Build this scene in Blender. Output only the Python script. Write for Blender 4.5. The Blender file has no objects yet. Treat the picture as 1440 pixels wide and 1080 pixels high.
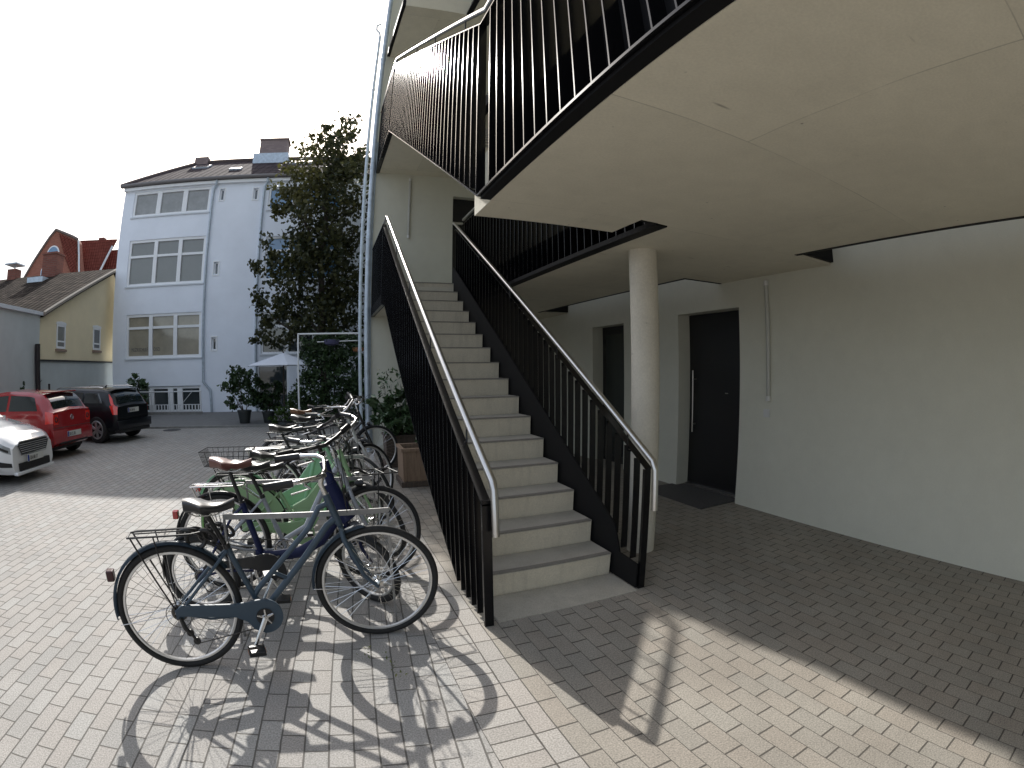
import bpy, bmesh, math, random
from mathutils import Vector, Matrix
random.seed(7)
S = bpy.context.scene
COL = S.collection
# ------------------------------------------------------------------ camera (an action camera's wide lens)
cd = bpy.data.cameras.new("camera"); cam = bpy.data.objects.new("camera", cd); COL.objects.link(cam); S.camera = cam
cd.type = 'PANO'
cd.sensor_fit = 'HORIZONTAL'; cd.sensor_width = 36.0; cd.sensor_height = 27.0
cd.clip_start = 0.02; cd.clip_end = 2000
for tgt in [q for q in (cd, getattr(cd, "cycles", None)) if q is not None]:
    try:
        tgt.panorama_type = 'FISHEYE_LENS_POLYNOMIAL'
        tgt.fisheye_fov = math.radians(200)
        tgt.fisheye_polynomial_k0 = 0.0
        tgt.fisheye_polynomial_k1 = -5.74175725e-02
        tgt.fisheye_polynomial_k2 = 6.25088e-06
        tgt.fisheye_polynomial_k3 = -2.73155e-06
        tgt.fisheye_polynomial_k4 = 3.43538e-08
    except Exception as e:
        pass
R3 = ((0.9307928, -0.3654604, -0.0079608), (0.0202109, 0.0297065, 0.9993543), (0.3649880, 0.9303527, -0.0350369))
CAM = Vector((-1.20635, -2.87040, 1.52389))
cam.matrix_world = Matrix(((R3[0][0], R3[1][0], -R3[2][0], CAM.x), (R3[0][1], R3[1][1], -R3[2][1], CAM.y), (R3[0][2], R3[1][2], -R3[2][2], CAM.z), (0, 0, 0, 1)))
# ------------------------------------------------------------------ sky, sun, exposure
SUNV = Vector((-0.25, 1.385, 1.0)).normalized()
elev = math.asin(SUNV.z); azim = math.atan2(SUNV.x, SUNV.y)
W = bpy.data.worlds.new("World"); S.world = W; W.use_nodes = True
nt = W.node_tree; nt.nodes.clear()
sky = nt.nodes.new("ShaderNodeTexSky"); sky.sky_type = 'NISHITA'; sky.sun_disc = False
sky.sun_elevation = elev; sky.sun_rotation = azim
sky.air_density = 1.0; sky.dust_density = 4.0; sky.ozone_density = 1.0; sky.altitude = 50
bg = nt.nodes.new("ShaderNodeBackground"); bg.inputs[1].default_value = 0.15
out = nt.nodes.new("ShaderNodeOutputWorld")
mixw = nt.nodes.new("ShaderNodeMixRGB"); mixw.blend_type = 'MIX'; mixw.inputs[0].default_value = 0.42
mixw.inputs[2].default_value = (6.2, 6.6, 7.2, 1)          # thin bright veil of cloud mixed into the clear sky
nt.links.new(sky.outputs[0], mixw.inputs[1]); nt.links.new(mixw.outputs[0], bg.inputs[0]); nt.links.new(bg.outputs[0], out.inputs[0])
ld = bpy.data.lights.new("sun", 'SUN'); ld.energy = 4.6; ld.angle = math.radians(0.6); ld.color = (1.0, 0.965, 0.91)
sun = bpy.data.objects.new("sun", ld); COL.objects.link(sun); sun.location = (-5, 20, 20)
sun.rotation_euler = (-SUNV).to_track_quat('-Z', 'Y').to_euler()
S.view_settings.view_transform = 'Standard'; S.view_settings.look = 'None'; S.view_settings.gamma = 1.0
S.view_settings.exposure = 0.38
S.render.engine = 'CYCLES'
S.cycles.max_bounces = 10; S.cycles.diffuse_bounces = 5; S.cycles.glossy_bounces = 4; S.cycles.transparent_max_bounces = 12
S.cycles.use_denoising = True
S.cycles.sample_clamp_indirect = 8.0

# ------------------------------------------------------------------ materials
MATS = {}
def mat(name, col, rough=0.6, metal=0.0, noise=0.0, scale=8.0, bump=0.0, bscale=60.0, spec=0.5, coat=0.0, trans=0.0, detail=6, col2=None, emis=None, streak=None, alpha=1.0):
    if name in MATS: return MATS[name]
    m = bpy.data.materials.new(name); m.use_nodes = True; MATS[name] = m
    t = m.node_tree; n = t.nodes; b = n['Principled BSDF']
    b.inputs['Base Color'].default_value = (*col, 1); b.inputs['Roughness'].default_value = rough; b.inputs['Metallic'].default_value = metal
    b.inputs['Specular IOR Level'].default_value = spec; b.inputs['Coat Weight'].default_value = coat
    if coat: b.inputs['Coat Roughness'].default_value = 0.05
    if trans: b.inputs['Transmission Weight'].default_value = trans
    if alpha < 1: b.inputs['Alpha'].default_value = alpha
    tc = n.new('ShaderNodeTexCoord')
    if noise or col2:
        no = n.new('ShaderNodeTexNoise'); no.inputs['Scale'].default_value = scale; no.inputs['Detail'].default_value = detail; no.inputs['Roughness'].default_value = 0.65
        src = tc.outputs['Object']
        if streak:
            mp = n.new('ShaderNodeMapping'); mp.inputs['Scale'].default_value = streak; t.links.new(src, mp.inputs[0]); src = mp.outputs[0]
        t.links.new(src, no.inputs[0])
        cr = n.new('ShaderNodeValToRGB'); c2 = col2 or tuple(min(1, c * (1 + noise)) for c in col); c1 = col if col2 else tuple(c * (1 - noise) for c in col)
        cr.color_ramp.elements[0].position = 0.3; cr.color_ramp.elements[1].position = 0.7
        cr.color_ramp.elements[0].color = (*c1, 1); cr.color_ramp.elements[1].color = (*c2, 1)
        t.links.new(no.outputs[0], cr.inputs[0]); t.links.new(cr.outputs[0], b.inputs['Base Color'])
    if bump:
        nb = n.new('ShaderNodeTexNoise'); nb.inputs['Scale'].default_value = bscale; nb.inputs['Detail'].default_value = 4
        t.links.new(tc.outputs['Object'], nb.inputs[0])
        bp = n.new('ShaderNodeBump'); bp.inputs['Strength'].default_value = bump; bp.inputs['Distance'].default_value = 0.01
        t.links.new(nb.outputs[0], bp.inputs['Height']); t.links.new(bp.outputs[0], b.inputs['Normal'])
    return m

def N(m, kind, **kw):
    x = m.node_tree.nodes.new(kind)
    for k, v in kw.items(): setattr(x, k, v)
    return x

def paver_mat(name, base, var, mortar, rot=0.0, off=(0, 0), bw=0.21, rh=0.105, msize=0.004, dirt=0.25, bumpd=0.006, boff=0.5, squeeze=1.0):
    m = bpy.data.materials.new(name); m.use_nodes = True; MATS[name] = m
    t = m.node_tree; n = t.nodes; L = t.links.new; b = n['Principled BSDF']; b.inputs['Roughness'].default_value = 0.8; b.inputs['Specular IOR Level'].default_value = 0.35
    tc = n.new('ShaderNodeTexCoord'); mp = n.new('ShaderNodeMapping'); mp.inputs['Rotation'].default_value = (0, 0, rot); mp.inputs['Location'].default_value = (off[0], off[1], 0)
    L(tc.outputs['Object'], mp.inputs[0])
    wob = n.new('ShaderNodeTexNoise'); wob.inputs['Scale'].default_value = 9.0; wob.inputs['Detail'].default_value = 2
    vs_ = n.new('ShaderNodeVectorMath'); vs_.operation = 'SUBTRACT'; vs_.inputs[1].default_value = (0.5, 0.5, 0.5)
    vm = n.new('ShaderNodeVectorMath'); vm.operation = 'SCALE'; vm.inputs['Scale'].default_value = 0.006
    va = n.new('ShaderNodeVectorMath'); va.operation = 'ADD'
    L(tc.outputs['Object'], wob.inputs[0]); L(wob.outputs['Color'], vs_.inputs[0]); L(vs_.outputs[0], vm.inputs[0]); L(mp.outputs[0], va.inputs[0]); L(vm.outputs[0], va.inputs[1])
    br = n.new('ShaderNodeTexBrick'); br.offset = boff; br.squash = 1.0
    for k, v in (('Scale', 1.0), ('Mortar Size', msize), ('Mortar Smooth', 0.25), ('Bias', 0.0), ('Brick Width', bw * squeeze), ('Row Height', rh)): br.inputs[k].default_value = v
    br.inputs['Color1'].default_value = (0, 0, 0, 1); br.inputs['Color2'].default_value = (1, 1, 1, 1); br.inputs['Mortar'].default_value = (0.5, 0.5, 0.5, 1)
    sq = n.new('ShaderNodeVectorMath'); sq.operation = 'MULTIPLY'; sq.inputs[1].default_value = (squeeze, 1, 1); L(va.outputs[0], sq.inputs[0]); L(sq.outputs[0], br.inputs['Vector'])
    ramp = n.new('ShaderNodeValToRGB'); e = ramp.color_ramp.elements
    e[0].position = 0.0; e[0].color = (*[c * (1 - var) for c in base], 1); e[1].position = 1.0; e[1].color = (*[c * (1 + var) for c in base], 1)
    mid = e.new(0.5); mid.color = (base[0] * 1.03, base[1] * 0.985, base[2] * 0.96, 1)
    L(br.outputs['Color'], ramp.inputs[0])
    n1 = n.new('ShaderNodeTexNoise'); n1.inputs['Scale'].default_value = 1.3; n1.inputs['Detail'].default_value = 8; n1.inputs['Roughness'].default_value = 0.7
    n2 = n.new('ShaderNodeTexNoise'); n2.inputs['Scale'].default_value = 130; n2.inputs['Detail'].default_value = 3
    L(tc.outputs['Object'], n1.inputs[0]); L(tc.outputs['Object'], n2.inputs[0])
    r1 = n.new('ShaderNodeMapRange'); r1.inputs[1].default_value = 0.3; r1.inputs[2].default_value = 0.7; r1.inputs[3].default_value = 1 - dirt; r1.inputs[4].default_value = 1 + dirt * 0.4
    r2 = n.new('ShaderNodeMapRange'); r2.inputs[1].default_value = 0.3; r2.inputs[2].default_value = 0.7; r2.inputs[3].default_value = 0.68; r2.inputs[4].default_value = 1.32
    L(n1.outputs[0], r1.inputs[0]); L(n2.outputs[0], r2.inputs[0])
    mm = n.new('ShaderNodeMath'); mm.operation = 'MULTIPLY'; L(r1.outputs[0], mm.inputs[0]); L(r2.outputs[0], mm.inputs[1])
    mx = n.new('ShaderNodeVectorMath'); mx.operation = 'SCALE'; L(ramp.outputs[0], mx.inputs[0]); L(mm.outputs[0], mx.inputs['Scale'])
    mix = n.new('ShaderNodeMixRGB'); mix.inputs[2].default_value = (*mortar, 1); L(br.outputs['Fac'], mix.inputs[0]); L(mx.outputs[0], mix.inputs[1]); L(mix.outputs[0], b.inputs['Base Color'])
    inv = n.new('ShaderNodeMath'); inv.operation = 'SUBTRACT'; inv.inputs[0].default_value = 1.0; L(br.outputs['Fac'], inv.inputs[1])
    ad = n.new('ShaderNodeMath'); ad.operation = 'MULTIPLY_ADD'; ad.inputs[1].default_value = 0.12; L(n2.outputs[0], ad.inputs[0]); L(inv.outputs[0], ad.inputs[2])
    bp = n.new('ShaderNodeBump'); bp.inputs['Strength'].default_value = 0.9; bp.inputs['Distance'].default_value = bumpd; L(ad.outputs[0], bp.inputs['Height']); L(bp.outputs[0], b.inputs['Normal'])
    return m

PAV_L = paver_mat('pale_grey_pavers', (0.322, 0.316, 0.300), 0.07, (0.115, 0.108, 0.097), rot=math.radians(-90 + 5.0), dirt=0.14, msize=0.0042)
PAV_R = paver_mat('warm_grey_pavers', (0.300, 0.280, 0.243), 0.04, (0.085, 0.077, 0.066), rot=math.radians(-90), off=(0.0, 0.0725), rh=0.0985, dirt=0.22, msize=0.0018, squeeze=0.38)
PAV_S = paver_mat('border_pavers', (0.34, 0.325, 0.30), 0.08, (0.09, 0.082, 0.072), rot=0.0, off=(0.725, 0), bw=0.2, dirt=0.14, msize=0.004, boff=0.0)
PAV_E = paver_mat('edge_pavers', (0.34, 0.325, 0.30), 0.08, (0.09, 0.082, 0.072), rot=math.radians(-90), dirt=0.14, msize=0.004)
M_ASPH = mat('asphalt_path', (0.13, 0.13, 0.125), 0.9, noise=0.25, scale=3, bump=0.4, bscale=200)
M_DIRT = mat('ground_soil', (0.14, 0.13, 0.11), 0.95, noise=0.3, scale=1)
M_KERB = mat('kerb_stone', (0.22, 0.22, 0.21), 0.85, noise=0.2, scale=10)
def surface_mat(name, base, panels=None, pits=0.0, stains=0.0, grain=0.06, gscale=180, cloud=0.06, bump=0.25, rough=0.88, streaks=0.0):
    """mineral surface: clouding, grain, optional cast panel joints, pinholes, dark blotches and vertical streaks"""
    m = bpy.data.materials.new(name); m.use_nodes = True; MATS[name] = m; t = m.node_tree; n = t.nodes; L = t.links.new; b = n['Principled BSDF']
    b.inputs['Roughness'].default_value = rough; b.inputs['Specular IOR Level'].default_value = 0.3
    tc = n.new('ShaderNodeTexCoord'); P = tc.outputs['Object']
    def noise(scale, detail=6, vec=None, rough_=0.6):
        x = n.new('ShaderNodeTexNoise'); x.inputs['Scale'].default_value = scale; x.inputs['Detail'].default_value = detail; x.inputs['Roughness'].default_value = rough_; L(vec or P, x.inputs[0]); return x.outputs[0]
    def rng(src, a, b_, lo, hi):
        x = n.new('ShaderNodeMapRange'); x.inputs[1].default_value = a; x.inputs[2].default_value = b_; x.inputs[3].default_value = lo; x.inputs[4].default_value = hi; L(src, x.inputs[0]); return x.outputs[0]
    def mul(a, b_):
        x = n.new('ShaderNodeMath'); x.operation = 'MULTIPLY'; L(a, x.inputs[0]); L(b_, x.inputs[1]); return x.outputs[0]
    f = mul(rng(noise(0.9, 8), 0.3, 0.7, 1 - cloud, 1 + cloud), rng(noise(gscale, 3), 0.3, 0.7, 1 - grain, 1 + grain))
    f = mul(f, rng(noise(6.5, 7), 0.3, 0.7, 1 - cloud * 0.6, 1 + cloud * 0.6))
    if stains: f = mul(f, rng(noise(2.3, 9, rough_=0.75), 0.60, 0.78, 1.0, 1 - stains))
    if pits:
        v = n.new('ShaderNodeTexVoronoi'); v.inputs['Scale'].default_value = 5.0; v.inputs['Randomness'].default_value = 1.0; L(P, v.inputs['Vector'])
        f = mul(f, rng(v.outputs['Distance'], 0.018, 0.045, 1 - pits, 1.0))
        mp = n.new('ShaderNodeMapping'); mp.inputs['Scale'].default_value = (1.0, 6.0, 1.0); mp.inputs['Rotation'].default_value = (0, 0, 0.5); L(P, mp.inputs[0])
        v2 = n.new('ShaderNodeTexVoronoi'); v2.inputs['Scale'].default_value = 1.1; L(mp.outputs[0], v2.inputs['Vector']); f = mul(f, rng(v2.outputs['Distance'], 0.02, 0.06, 1 - pits * 0.9, 1.0))
    if streaks:
        mp = n.new('ShaderNodeMapping'); mp.inputs['Scale'].default_value = (9, 9, 0.8); L(P, mp.inputs[0]); f = mul(f, rng(noise(1.6, 6, mp.outputs[0]), 0.52, 0.75, 1.0, 1 - streaks))
    hgt = None
    if panels:
        mp = n.new('ShaderNodeMapping'); mp.inputs['Location'].default_value = (panels[2], panels[3], 0); L(P, mp.inputs[0])
        w_ = n.new('ShaderNodeTexNoise'); w_.inputs['Scale'].default_value = 3.0; L(P, w_.inputs[0]); vs = n.new('ShaderNodeVectorMath'); vs.operation = 'SCALE'; vs.inputs['Scale'].default_value = 0.012; L(w_.outputs['Color'], vs.inputs[0])
        va = n.new('ShaderNodeVectorMath'); va.operation = 'ADD'; L(mp.outputs[0], va.inputs[0]); L(vs.outputs[0], va.inputs[1])
        br = n.new('ShaderNodeTexBrick'); br.offset = 0.5
        for k, v_ in (('Scale', 1.0), ('Mortar Size', 0.004), ('Mortar Smooth', 0.6), ('Brick Width', panels[0]), ('Row Height', panels[1])): br.inputs[k].default_value = v_
        br.inputs['Color1'].default_value = (0.955,) * 3 + (1,); br.inputs['Color2'].default_value = (1.03,) * 3 + (1,); br.inputs['Mortar'].default_value = (0.9,) * 3 + (1,)
        L(va.outputs[0], br.inputs['Vector']); f = mul(f, br.outputs['Color'])
        jb = rng(noise(1.7, 5), 0.42, 0.62, 0.0, 0.24); k = mul(br.outputs['Fac'], jb); iv = n.new('ShaderNodeMath'); iv.operation = 'SUBTRACT'; iv.inputs[0].default_value = 1.0; L(k, iv.inputs[1]); f = mul(f, iv.outputs[0]); hgt = br.outputs['Fac']
    sc = n.new('ShaderNodeVectorMath'); sc.operation = 'SCALE'; sc.inputs[0].default_value = base; L(f, sc.inputs['Scale']); L(sc.outputs[0], b.inputs['Base Color'])
    bp = n.new('ShaderNodeBump'); bp.inputs['Strength'].default_value = bump; bp.inputs['Distance'].default_value = 0.006; L(noise(gscale * 1.3, 4), bp.inputs['Height']); L(bp.outputs[0], b.inputs['Normal'])
    return m
M_WALL = surface_mat('pale_render', (0.635, 0.63, 0.54), stains=0.06, grain=0.05, gscale=240, cloud=0.035, bump=0.55)
M_CONC = surface_mat('soffit_concrete', (0.675, 0.635, 0.52), panels=(2.5, 1.25, 0.9, 0.35), pits=0.5, stains=0.16, cloud=0.06, grain=0.05, gscale=90, bump=0.15)
M_STEP = surface_mat('step_concrete', (0.66, 0.60, 0.475), pits=0.25, stains=0.22, streaks=0.16, cloud=0.08, grain=0.10, gscale=110, bump=0.4)
M_TREAD = surface_mat('tread_concrete', (0.43, 0.40, 0.34), stains=0.25, cloud=0.12, grain=0.14, gscale=120, bump=0.5)
M_NOSE = surface_mat('nosing_strip', (0.25, 0.23, 0.20), cloud=0.12, grain=0.2, gscale=150, bump=0.8)
M_COLUMN = surface_mat('column_concrete', (0.62, 0.585, 0.50), pits=0.35, stains=0.14, cloud=0.08, grain=0.07, gscale=70, bump=0.25)
M_BLACK = mat('black_painted_steel', (0.004, 0.004, 0.005), 0.22, spec=0.42)
M_MATTE = mat('matte_black_plate', (0.006, 0.006, 0.007), 0.6, spec=0.2)
M_STEEL = mat('brushed_stainless', (0.62, 0.60, 0.57), 0.30, metal=1.0, noise=0.05, scale=40)
M_GALV = mat('galvanised_zinc', (0.46, 0.53, 0.60), 0.42, metal=0.4, noise=0.18, scale=9)
M_DOOR = mat('black_door', (0.008, 0.008, 0.009), 0.42)
M_DGLASS = mat('dark_glass', (0.010, 0.016, 0.017), 0.06, spec=0.7)
M_WHITEP = mat('white_plastic', (0.62, 0.62, 0.60), 0.45)
M_GRATE = mat('foot_grating_steel', (0.085, 0.082, 0.078), 0.6, noise=0.3, scale=60)

# ------------------------------------------------------------------ helpers
def tag(o, label=None, cat=None, group=None, kind=None):
    if label: o['label'] = label
    if cat: o['category'] = cat
    if group: o['group'] = group
    if kind: o['kind'] = kind
    return o
def empty(name, loc=(0, 0, 0), rz=0.0, label=None, cat=None, group=None):
    o = bpy.data.objects.new(name, None); COL.objects.link(o); o.location = loc; o.rotation_euler = (0, 0, rz); o.empty_display_size = 0.1
    return tag(o, label, cat, group)
class MB:
    def __init__(s): s.b = bmesh.new()
    def box(s, x0, y0, z0, x1, y1, z1, T=None, bev=0.0):
        vs = [s.b.verts.new(v) for v in ((x0, y0, z0), (x1, y0, z0), (x1, y1, z0), (x0, y1, z0), (x0, y0, z1), (x1, y0, z1), (x1, y1, z1), (x0, y1, z1))]
        fs = [s.b.faces.new([vs[i] for i in f]) for f in ((0, 3, 2, 1), (4, 5, 6, 7), (0, 1, 5, 4), (1, 2, 6, 5), (2, 3, 7, 6), (3, 0, 4, 7))]
        if bev:
            es = list({e for f in fs for e in f.edges}); r = bmesh.ops.bevel(s.b, geom=es, offset=bev, segments=2, profile=0.5, affect='EDGES'); vs = list({v for f in r['faces'] for v in f.verts} | {v for v in vs if v.is_valid})
        if T:
            for v in vs: v.co = T(v.co) if callable(T) else T @ v.co
        return s
    def prism(s, pts, z0, z1, axis='z', T=None):
        def P(a, b_, c): return {'z': (a, b_, c), 'y': (a, c, b_), 'x': (c, a, b_)}[axis]
        lo = [s.b.verts.new(P(a, b_, z0)) for a, b_ in pts]; hi = [s.b.verts.new(P(a, b_, z1)) for a, b_ in pts]
        s.b.faces.new(lo[::-1]); s.b.faces.new(hi); k = len(pts)
        for i in range(k): s.b.faces.new((lo[i], lo[(i + 1) % k], hi[(i + 1) % k], hi[i]))
        if T:
            for v in lo + hi: v.co = T(v.co) if callable(T) else T @ v.co
        return s
    def poly(s, pts):
        s.b.faces.new([s.b.verts.new(p) for p in pts]); return s
    def tube(s, pts, r, seg=10, closed=False, cap=True, T=None, flat=None):
        pts = [Vector(p) for p in pts]; n = len(pts); rr = r if isinstance(r, (list, tuple)) else [r] * n
        rings = []; up = None
        for i, p in enumerate(pts):
            if closed: d = (pts[(i + 1) % n] - pts[i - 1])
            elif i == 0: d = pts[1] - p
            elif i == n - 1: d = p - pts[i - 1]
            else: d = (pts[i + 1] - p).normalized() + (p - pts[i - 1]).normalized()
            d.normalize()
            if up is None: up = Vector((0, 0, 1)) if abs(d.z) < 0.9 else Vector((1, 0, 0))
            u = (up - d * up.dot(d))
            if u.length < 1e-4: u = d.orthogonal()
            u.normalize(); v = d.cross(u); up = u
            k = 1.0
            if 0 < i < n - 1 and not closed:
                cs = (pts[i + 1] - p).normalized().dot((p - pts[i - 1]).normalized()); k = min(1.6, 1 / max(0.5, math.sqrt(max(0.05, (1 + cs) / 2))))
            ring = []
            for j in range(seg):
                a = 2 * math.pi * j / seg; fa, fb = (1, 1) if not flat else flat
                ring.append(s.b.verts.new(p + (u * math.cos(a) * fa + v * math.sin(a) * fb) * rr[i] * (k if k < 1.25 else 1.1)))
            rings.append(ring)
        m = n if closed else n - 1
        for i in range(m):
            a, b_ = rings[i], rings[(i + 1) % n]
            for j in range(seg): s.b.faces.new((a[j], a[(j + 1) % seg], b_[(j + 1) % seg], b_[j]))
        if cap and not closed: s.b.faces.new(rings[0][::-1]); s.b.faces.new(rings[-1])
        if T:
            for ring in rings:
                for v in ring: v.co = T(v.co) if callable(T) else T @ v.co
        return s
    def ring(s, c, ax, R, r, n=48, seg=8, fl=(1, 1), T=None, a0=0, a1=2 * math.pi):
        # torus round axis ax with elliptical section: fl = (radial, axial)
        ax = Vector(ax).normalized(); e1 = ax.orthogonal().normalized(); e2 = ax.cross(e1)
        if abs(ax.y) > 0.9: e1 = Vector((1, 0, 0)); e2 = Vector((0, 0, 1))
        full = abs((a1 - a0) - 2 * math.pi) < 1e-6; c = Vector(c); rings = []
        for i in range(n if full else n + 1):
            a = a0 + (a1 - a0) * i / n; rad = e1 * math.cos(a) + e2 * math.sin(a)
            rings.append([s.b.verts.new(c + rad * (R + r * fl[0] * math.cos(q)) + ax * (r * fl[1] * math.sin(q))) for q in [2 * math.pi * j / seg for j in range(seg)]])
        k = len(rings)
        for i in range(k if full else k - 1):
            a_, b_ = rings[i], rings[(i + 1) % k]
            for j in range(seg): s.b.faces.new((a_[j], b_[j], b_[(j + 1) % seg], a_[(j + 1) % seg]))
        if not full: s.b.faces.new(rings[0]); s.b.faces.new(rings[-1][::-1])
        if T:
            for rg in rings:
                for v in rg: v.co = T(v.co) if callable(T) else T @ v.co
        return s
    def cyl(s, a, b_, r, seg=16, r2=None, T=None): return s.tube([a, b_], [r, r if r2 is None else r2], seg, T=T)
    def build(s, name, m, parent=None, smooth=False, label=None, cat=None, group=None, kind=None, bevel=0.0):
        bmesh.ops.recalc_face_normals(s.b, faces=s.b.faces[:])
        me = bpy.data.meshes.new(name); s.b.to_mesh(me); s.b.free()
        for x in (m if isinstance(m, (list, tuple)) else [m]): me.materials.append(x)
        if smooth:
            for p in me.polygons: p.use_smooth = True
            try: me.set_sharp_from_angle(angle=math.radians(40))
            except Exception: pass
        o = bpy.data.objects.new(name, me); COL.objects.link(o); o.parent = parent
        if bevel:
            mod = o.modifiers.new('edge', 'BEVEL'); mod.width = bevel; mod.segments = 2; mod.limit_method = 'ANGLE'
        return tag(o, label, cat, group, kind)
def dup(o, parent, loc=None, name=None):
    c = o.copy(); COL.objects.link(c); c.parent = parent
    if loc is not None: c.location = loc
    return c

# ------------------------------------------------------------------ ground
def sheet(name, x0, y0, x1, y1, z, m, kind='structure'):
    return MB().poly([(x0, y0, z), (x1, y0, z), (x1, y1, z), (x0, y1, z)]).build(name, m, kind=kind)
sheet('ground', -600, -600, 600, 600, -0.03, M_DIRT)
sheet('courtyard_paving', -12, -14, -0.725, 10.83, 0.0, PAV_L)
sheet('soldier_course_paving', -0.725, -14, -0.525, 10.83, 0.0, PAV_S)
sheet('edge_course_paving', -0.525, -14, -0.42, 10.83, 0.0, PAV_E)
sheet('entrance_paving', -0.42, -14, 4.0, 10.83, 0.0, PAV_R)
MB().box(-12, 10.83, -0.02, 3.5, 10.95, 0.055).build('kerb', M_KERB, kind='structure')
MB().box(-12, 10.95, -0.02, 3.5, 18, 0.045).build('footpath', mat('footpath_pavers', (0.17, 0.17, 0.168), 0.9, noise=0.12, scale=5, bump=0.5, bscale=90), kind='structure')

# ------------------------------------------------------------------ apartment building with its decks
apt = empty('apartment_building', (0.9, 2, 0), label='pale rendered apartment building with concrete walkway decks, dark doors and outside stair', cat='building')
OX, OY = -0.9, -2.0   # the building's parts are written in world metres, its empty stands at (0.9, 2)
def put(o): o.parent = apt; o.location = (OX, OY, 0); return o
# walls: right wall (x = 2.906) with two door recesses, built of butted boxes
w = MB()
XW = 2.906
def wbox(y0, y1, z0, z1): w.box(XW, y0, z0, XW + 0.25, y1, z1)
wbox(-14, 0.852, 0, 12); wbox(1.909, 3.134, 0, 12); wbox(4.035, 6.15, 0, 12); wbox(0.852, 1.909, 2.165, 12); wbox(3.134, 4.035, 2.15, 12)
w.box(XW + 0.25, -14, 0, 6.5, 6.15, 12)
put(w.build('side_wall', M_WALL))
w = MB()   # end wall (y = 6.15) with the upstairs door opening
w.box(-0.42, 6.15, 0, 1.13, 6.40, 12); w.box(1.13, 6.15, 0, 2.15, 6.40, 2.8); w.box(1.13, 6.15, 4.87, 2.15, 6.40, 12); w.box(2.15, 6.15, 0, 7, 6.40, 12)
w.prism([(-0.42, 6.40), (7, 6.40), (7, 16), (0.55, 16)], 0, 12)
put(w.build('end_wall', M_WALL))
# decks
outline = [(-0.335, -14), (2.30, -14), (2.30, -0.39), (2.905, -0.39), (2.905, 1.10), (2.325, 1.10), (2.325, 4.9), (2.905, 4.9), (2.905, 6.149), (-0.335, 6.149), (-0.335, 4.38), (0.90, 4.38), (0.90, -0.37), (0.66, -0.39), (0.66, -0.04), (-0.335, -0.04)]
top_outline = [(-0.335, -9), (2.905, -9), (2.905, 6.149), (-0.335, 6.149)]
for z0, z1 in ((2.457, 2.80), (5.25, 5.60), (8.05, 8.40)):
    dk = put(MB().prism(outline if z0 < 8 else outline, z0, z1).build('deck_slab', M_CONC))
    f = MB()   # black steel edge angles
    f.box(-0.395, -14, z0 + 0.003, -0.336, -0.345, z0 + 0.03); f.box(-0.345, -14, z0 + 0.031, -0.336, -0.345, z1 + 0.03)
    f.box(2.302, -14, z0 - 0.004, 2.345, -0.392, z1 - 0.02); f.box(2.327, 1.104, z0 - 0.004, 2.365, 4.897, z1 - 0.02); f.box(2.37, 1.102, z0 - 0.004, 2.903, 1.135, z1 - 0.02); f.box(2.345, -0.43, z0 + 0.02, 2.903, -0.393, z1 - 0.02); f.box(2.37, 4.86, z0 + 0.02, 2.903, 4.898, z1 - 0.02)
    f.box(0.80, -0.36, z0 - 0.006, 0.898, 4.377, z0 + 0.03); f.box(0.885, -0.36, z0 + 0.031, 0.898, 4.377, z1 - 0.01); f.box(0.67, -0.385, z0 - 0.003, 0.798, -0.362, z1 - 0.02)
    f.box(-0.40, 4.383, z0 - 0.004, -0.337, 6.147, z0 + 0.16)
    put(f.build('edge_angle', M_MATTE))
# roof slab
put(MB().prism([(-0.42, -14), (7, -14), (7, 16), (0.55, 16), (-0.42, 6.40)], 12.0, 12.25).build('roof', M_WALL))
# round column
cm = MB(); seg = 36
cm.tube([(1.19, 0.325, 0), (1.19, 0.325, 2.456)], 0.115, seg)
put(cm.build('column', M_COLUMN, smooth=True))
# ground-floor door in its recess
d = MB(); d.box(3.10, 0.856, 0.03, 3.155, 1.905, 2.162); dr = put(d.build('door', M_DOOR))
h = MB(); h.cyl((3.045, 1.79, 0.70), (3.045, 1.79, 1.47), 0.009, 12); h.cyl((3.045, 1.79, 0.80), (3.10, 1.79, 0.80), 0.008); h.cyl((3.045, 1.79, 1.36), (3.10, 1.79, 1.36), 0.008)
o = h.build('handle', M_STEEL, dr, smooth=True)
s_ = MB(); s_.box(3.09, 1.22, 1.20, 3.10, 1.26, 1.21); s_.build('name_slot', M_STEEL, dr)
put(MB().box(3.06, 0.853, 0.0, 3.16, 1.908, 0.03).build('threshold', M_STEEL))
# second recess: glazed door with dark frame
d = MB(); d.box(3.10, 3.138, 0.0, 3.155, 4.031, 2.148); dr2 = put(d.build('door', M_DOOR, label='dark framed glazed door left of the column'))
MB().box(3.093, 3.22, 0.12, 3.099, 3.93, 2.02).build('glass_pane', M_DGLASS, dr2)
# upstairs door
d = MB(); d.box(1.135, 6.30, 2.80, 2.148, 6.36, 4.868); put(d.build('door', M_DOOR, label='dark upstairs door at the stair head'))
d = MB(); d.box(1.5, 1.9, 8.03, 1.6, 2.0, 8.049); d.b.free()

def thing_mesh(mb, name, m, label, cat, smooth=False, group=None):
    return mb.build(name, m, smooth=smooth, label=label, cat=cat, group=group)
# entrance grate in front of the door
g = MB(); g.box(2.42, 0.90, 0.004, 3.05, 2.0, 0.010)
for i in range(25): g.box(2.43 + i * 0.0248, 0.91, 0.010, 2.442 + i * 0.0248, 1.99, 0.016)
thing_mesh(g, 'entrance_grating', M_GRATE, 'dark ribbed foot grating on the ground in front of the black door', 'grating')
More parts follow.
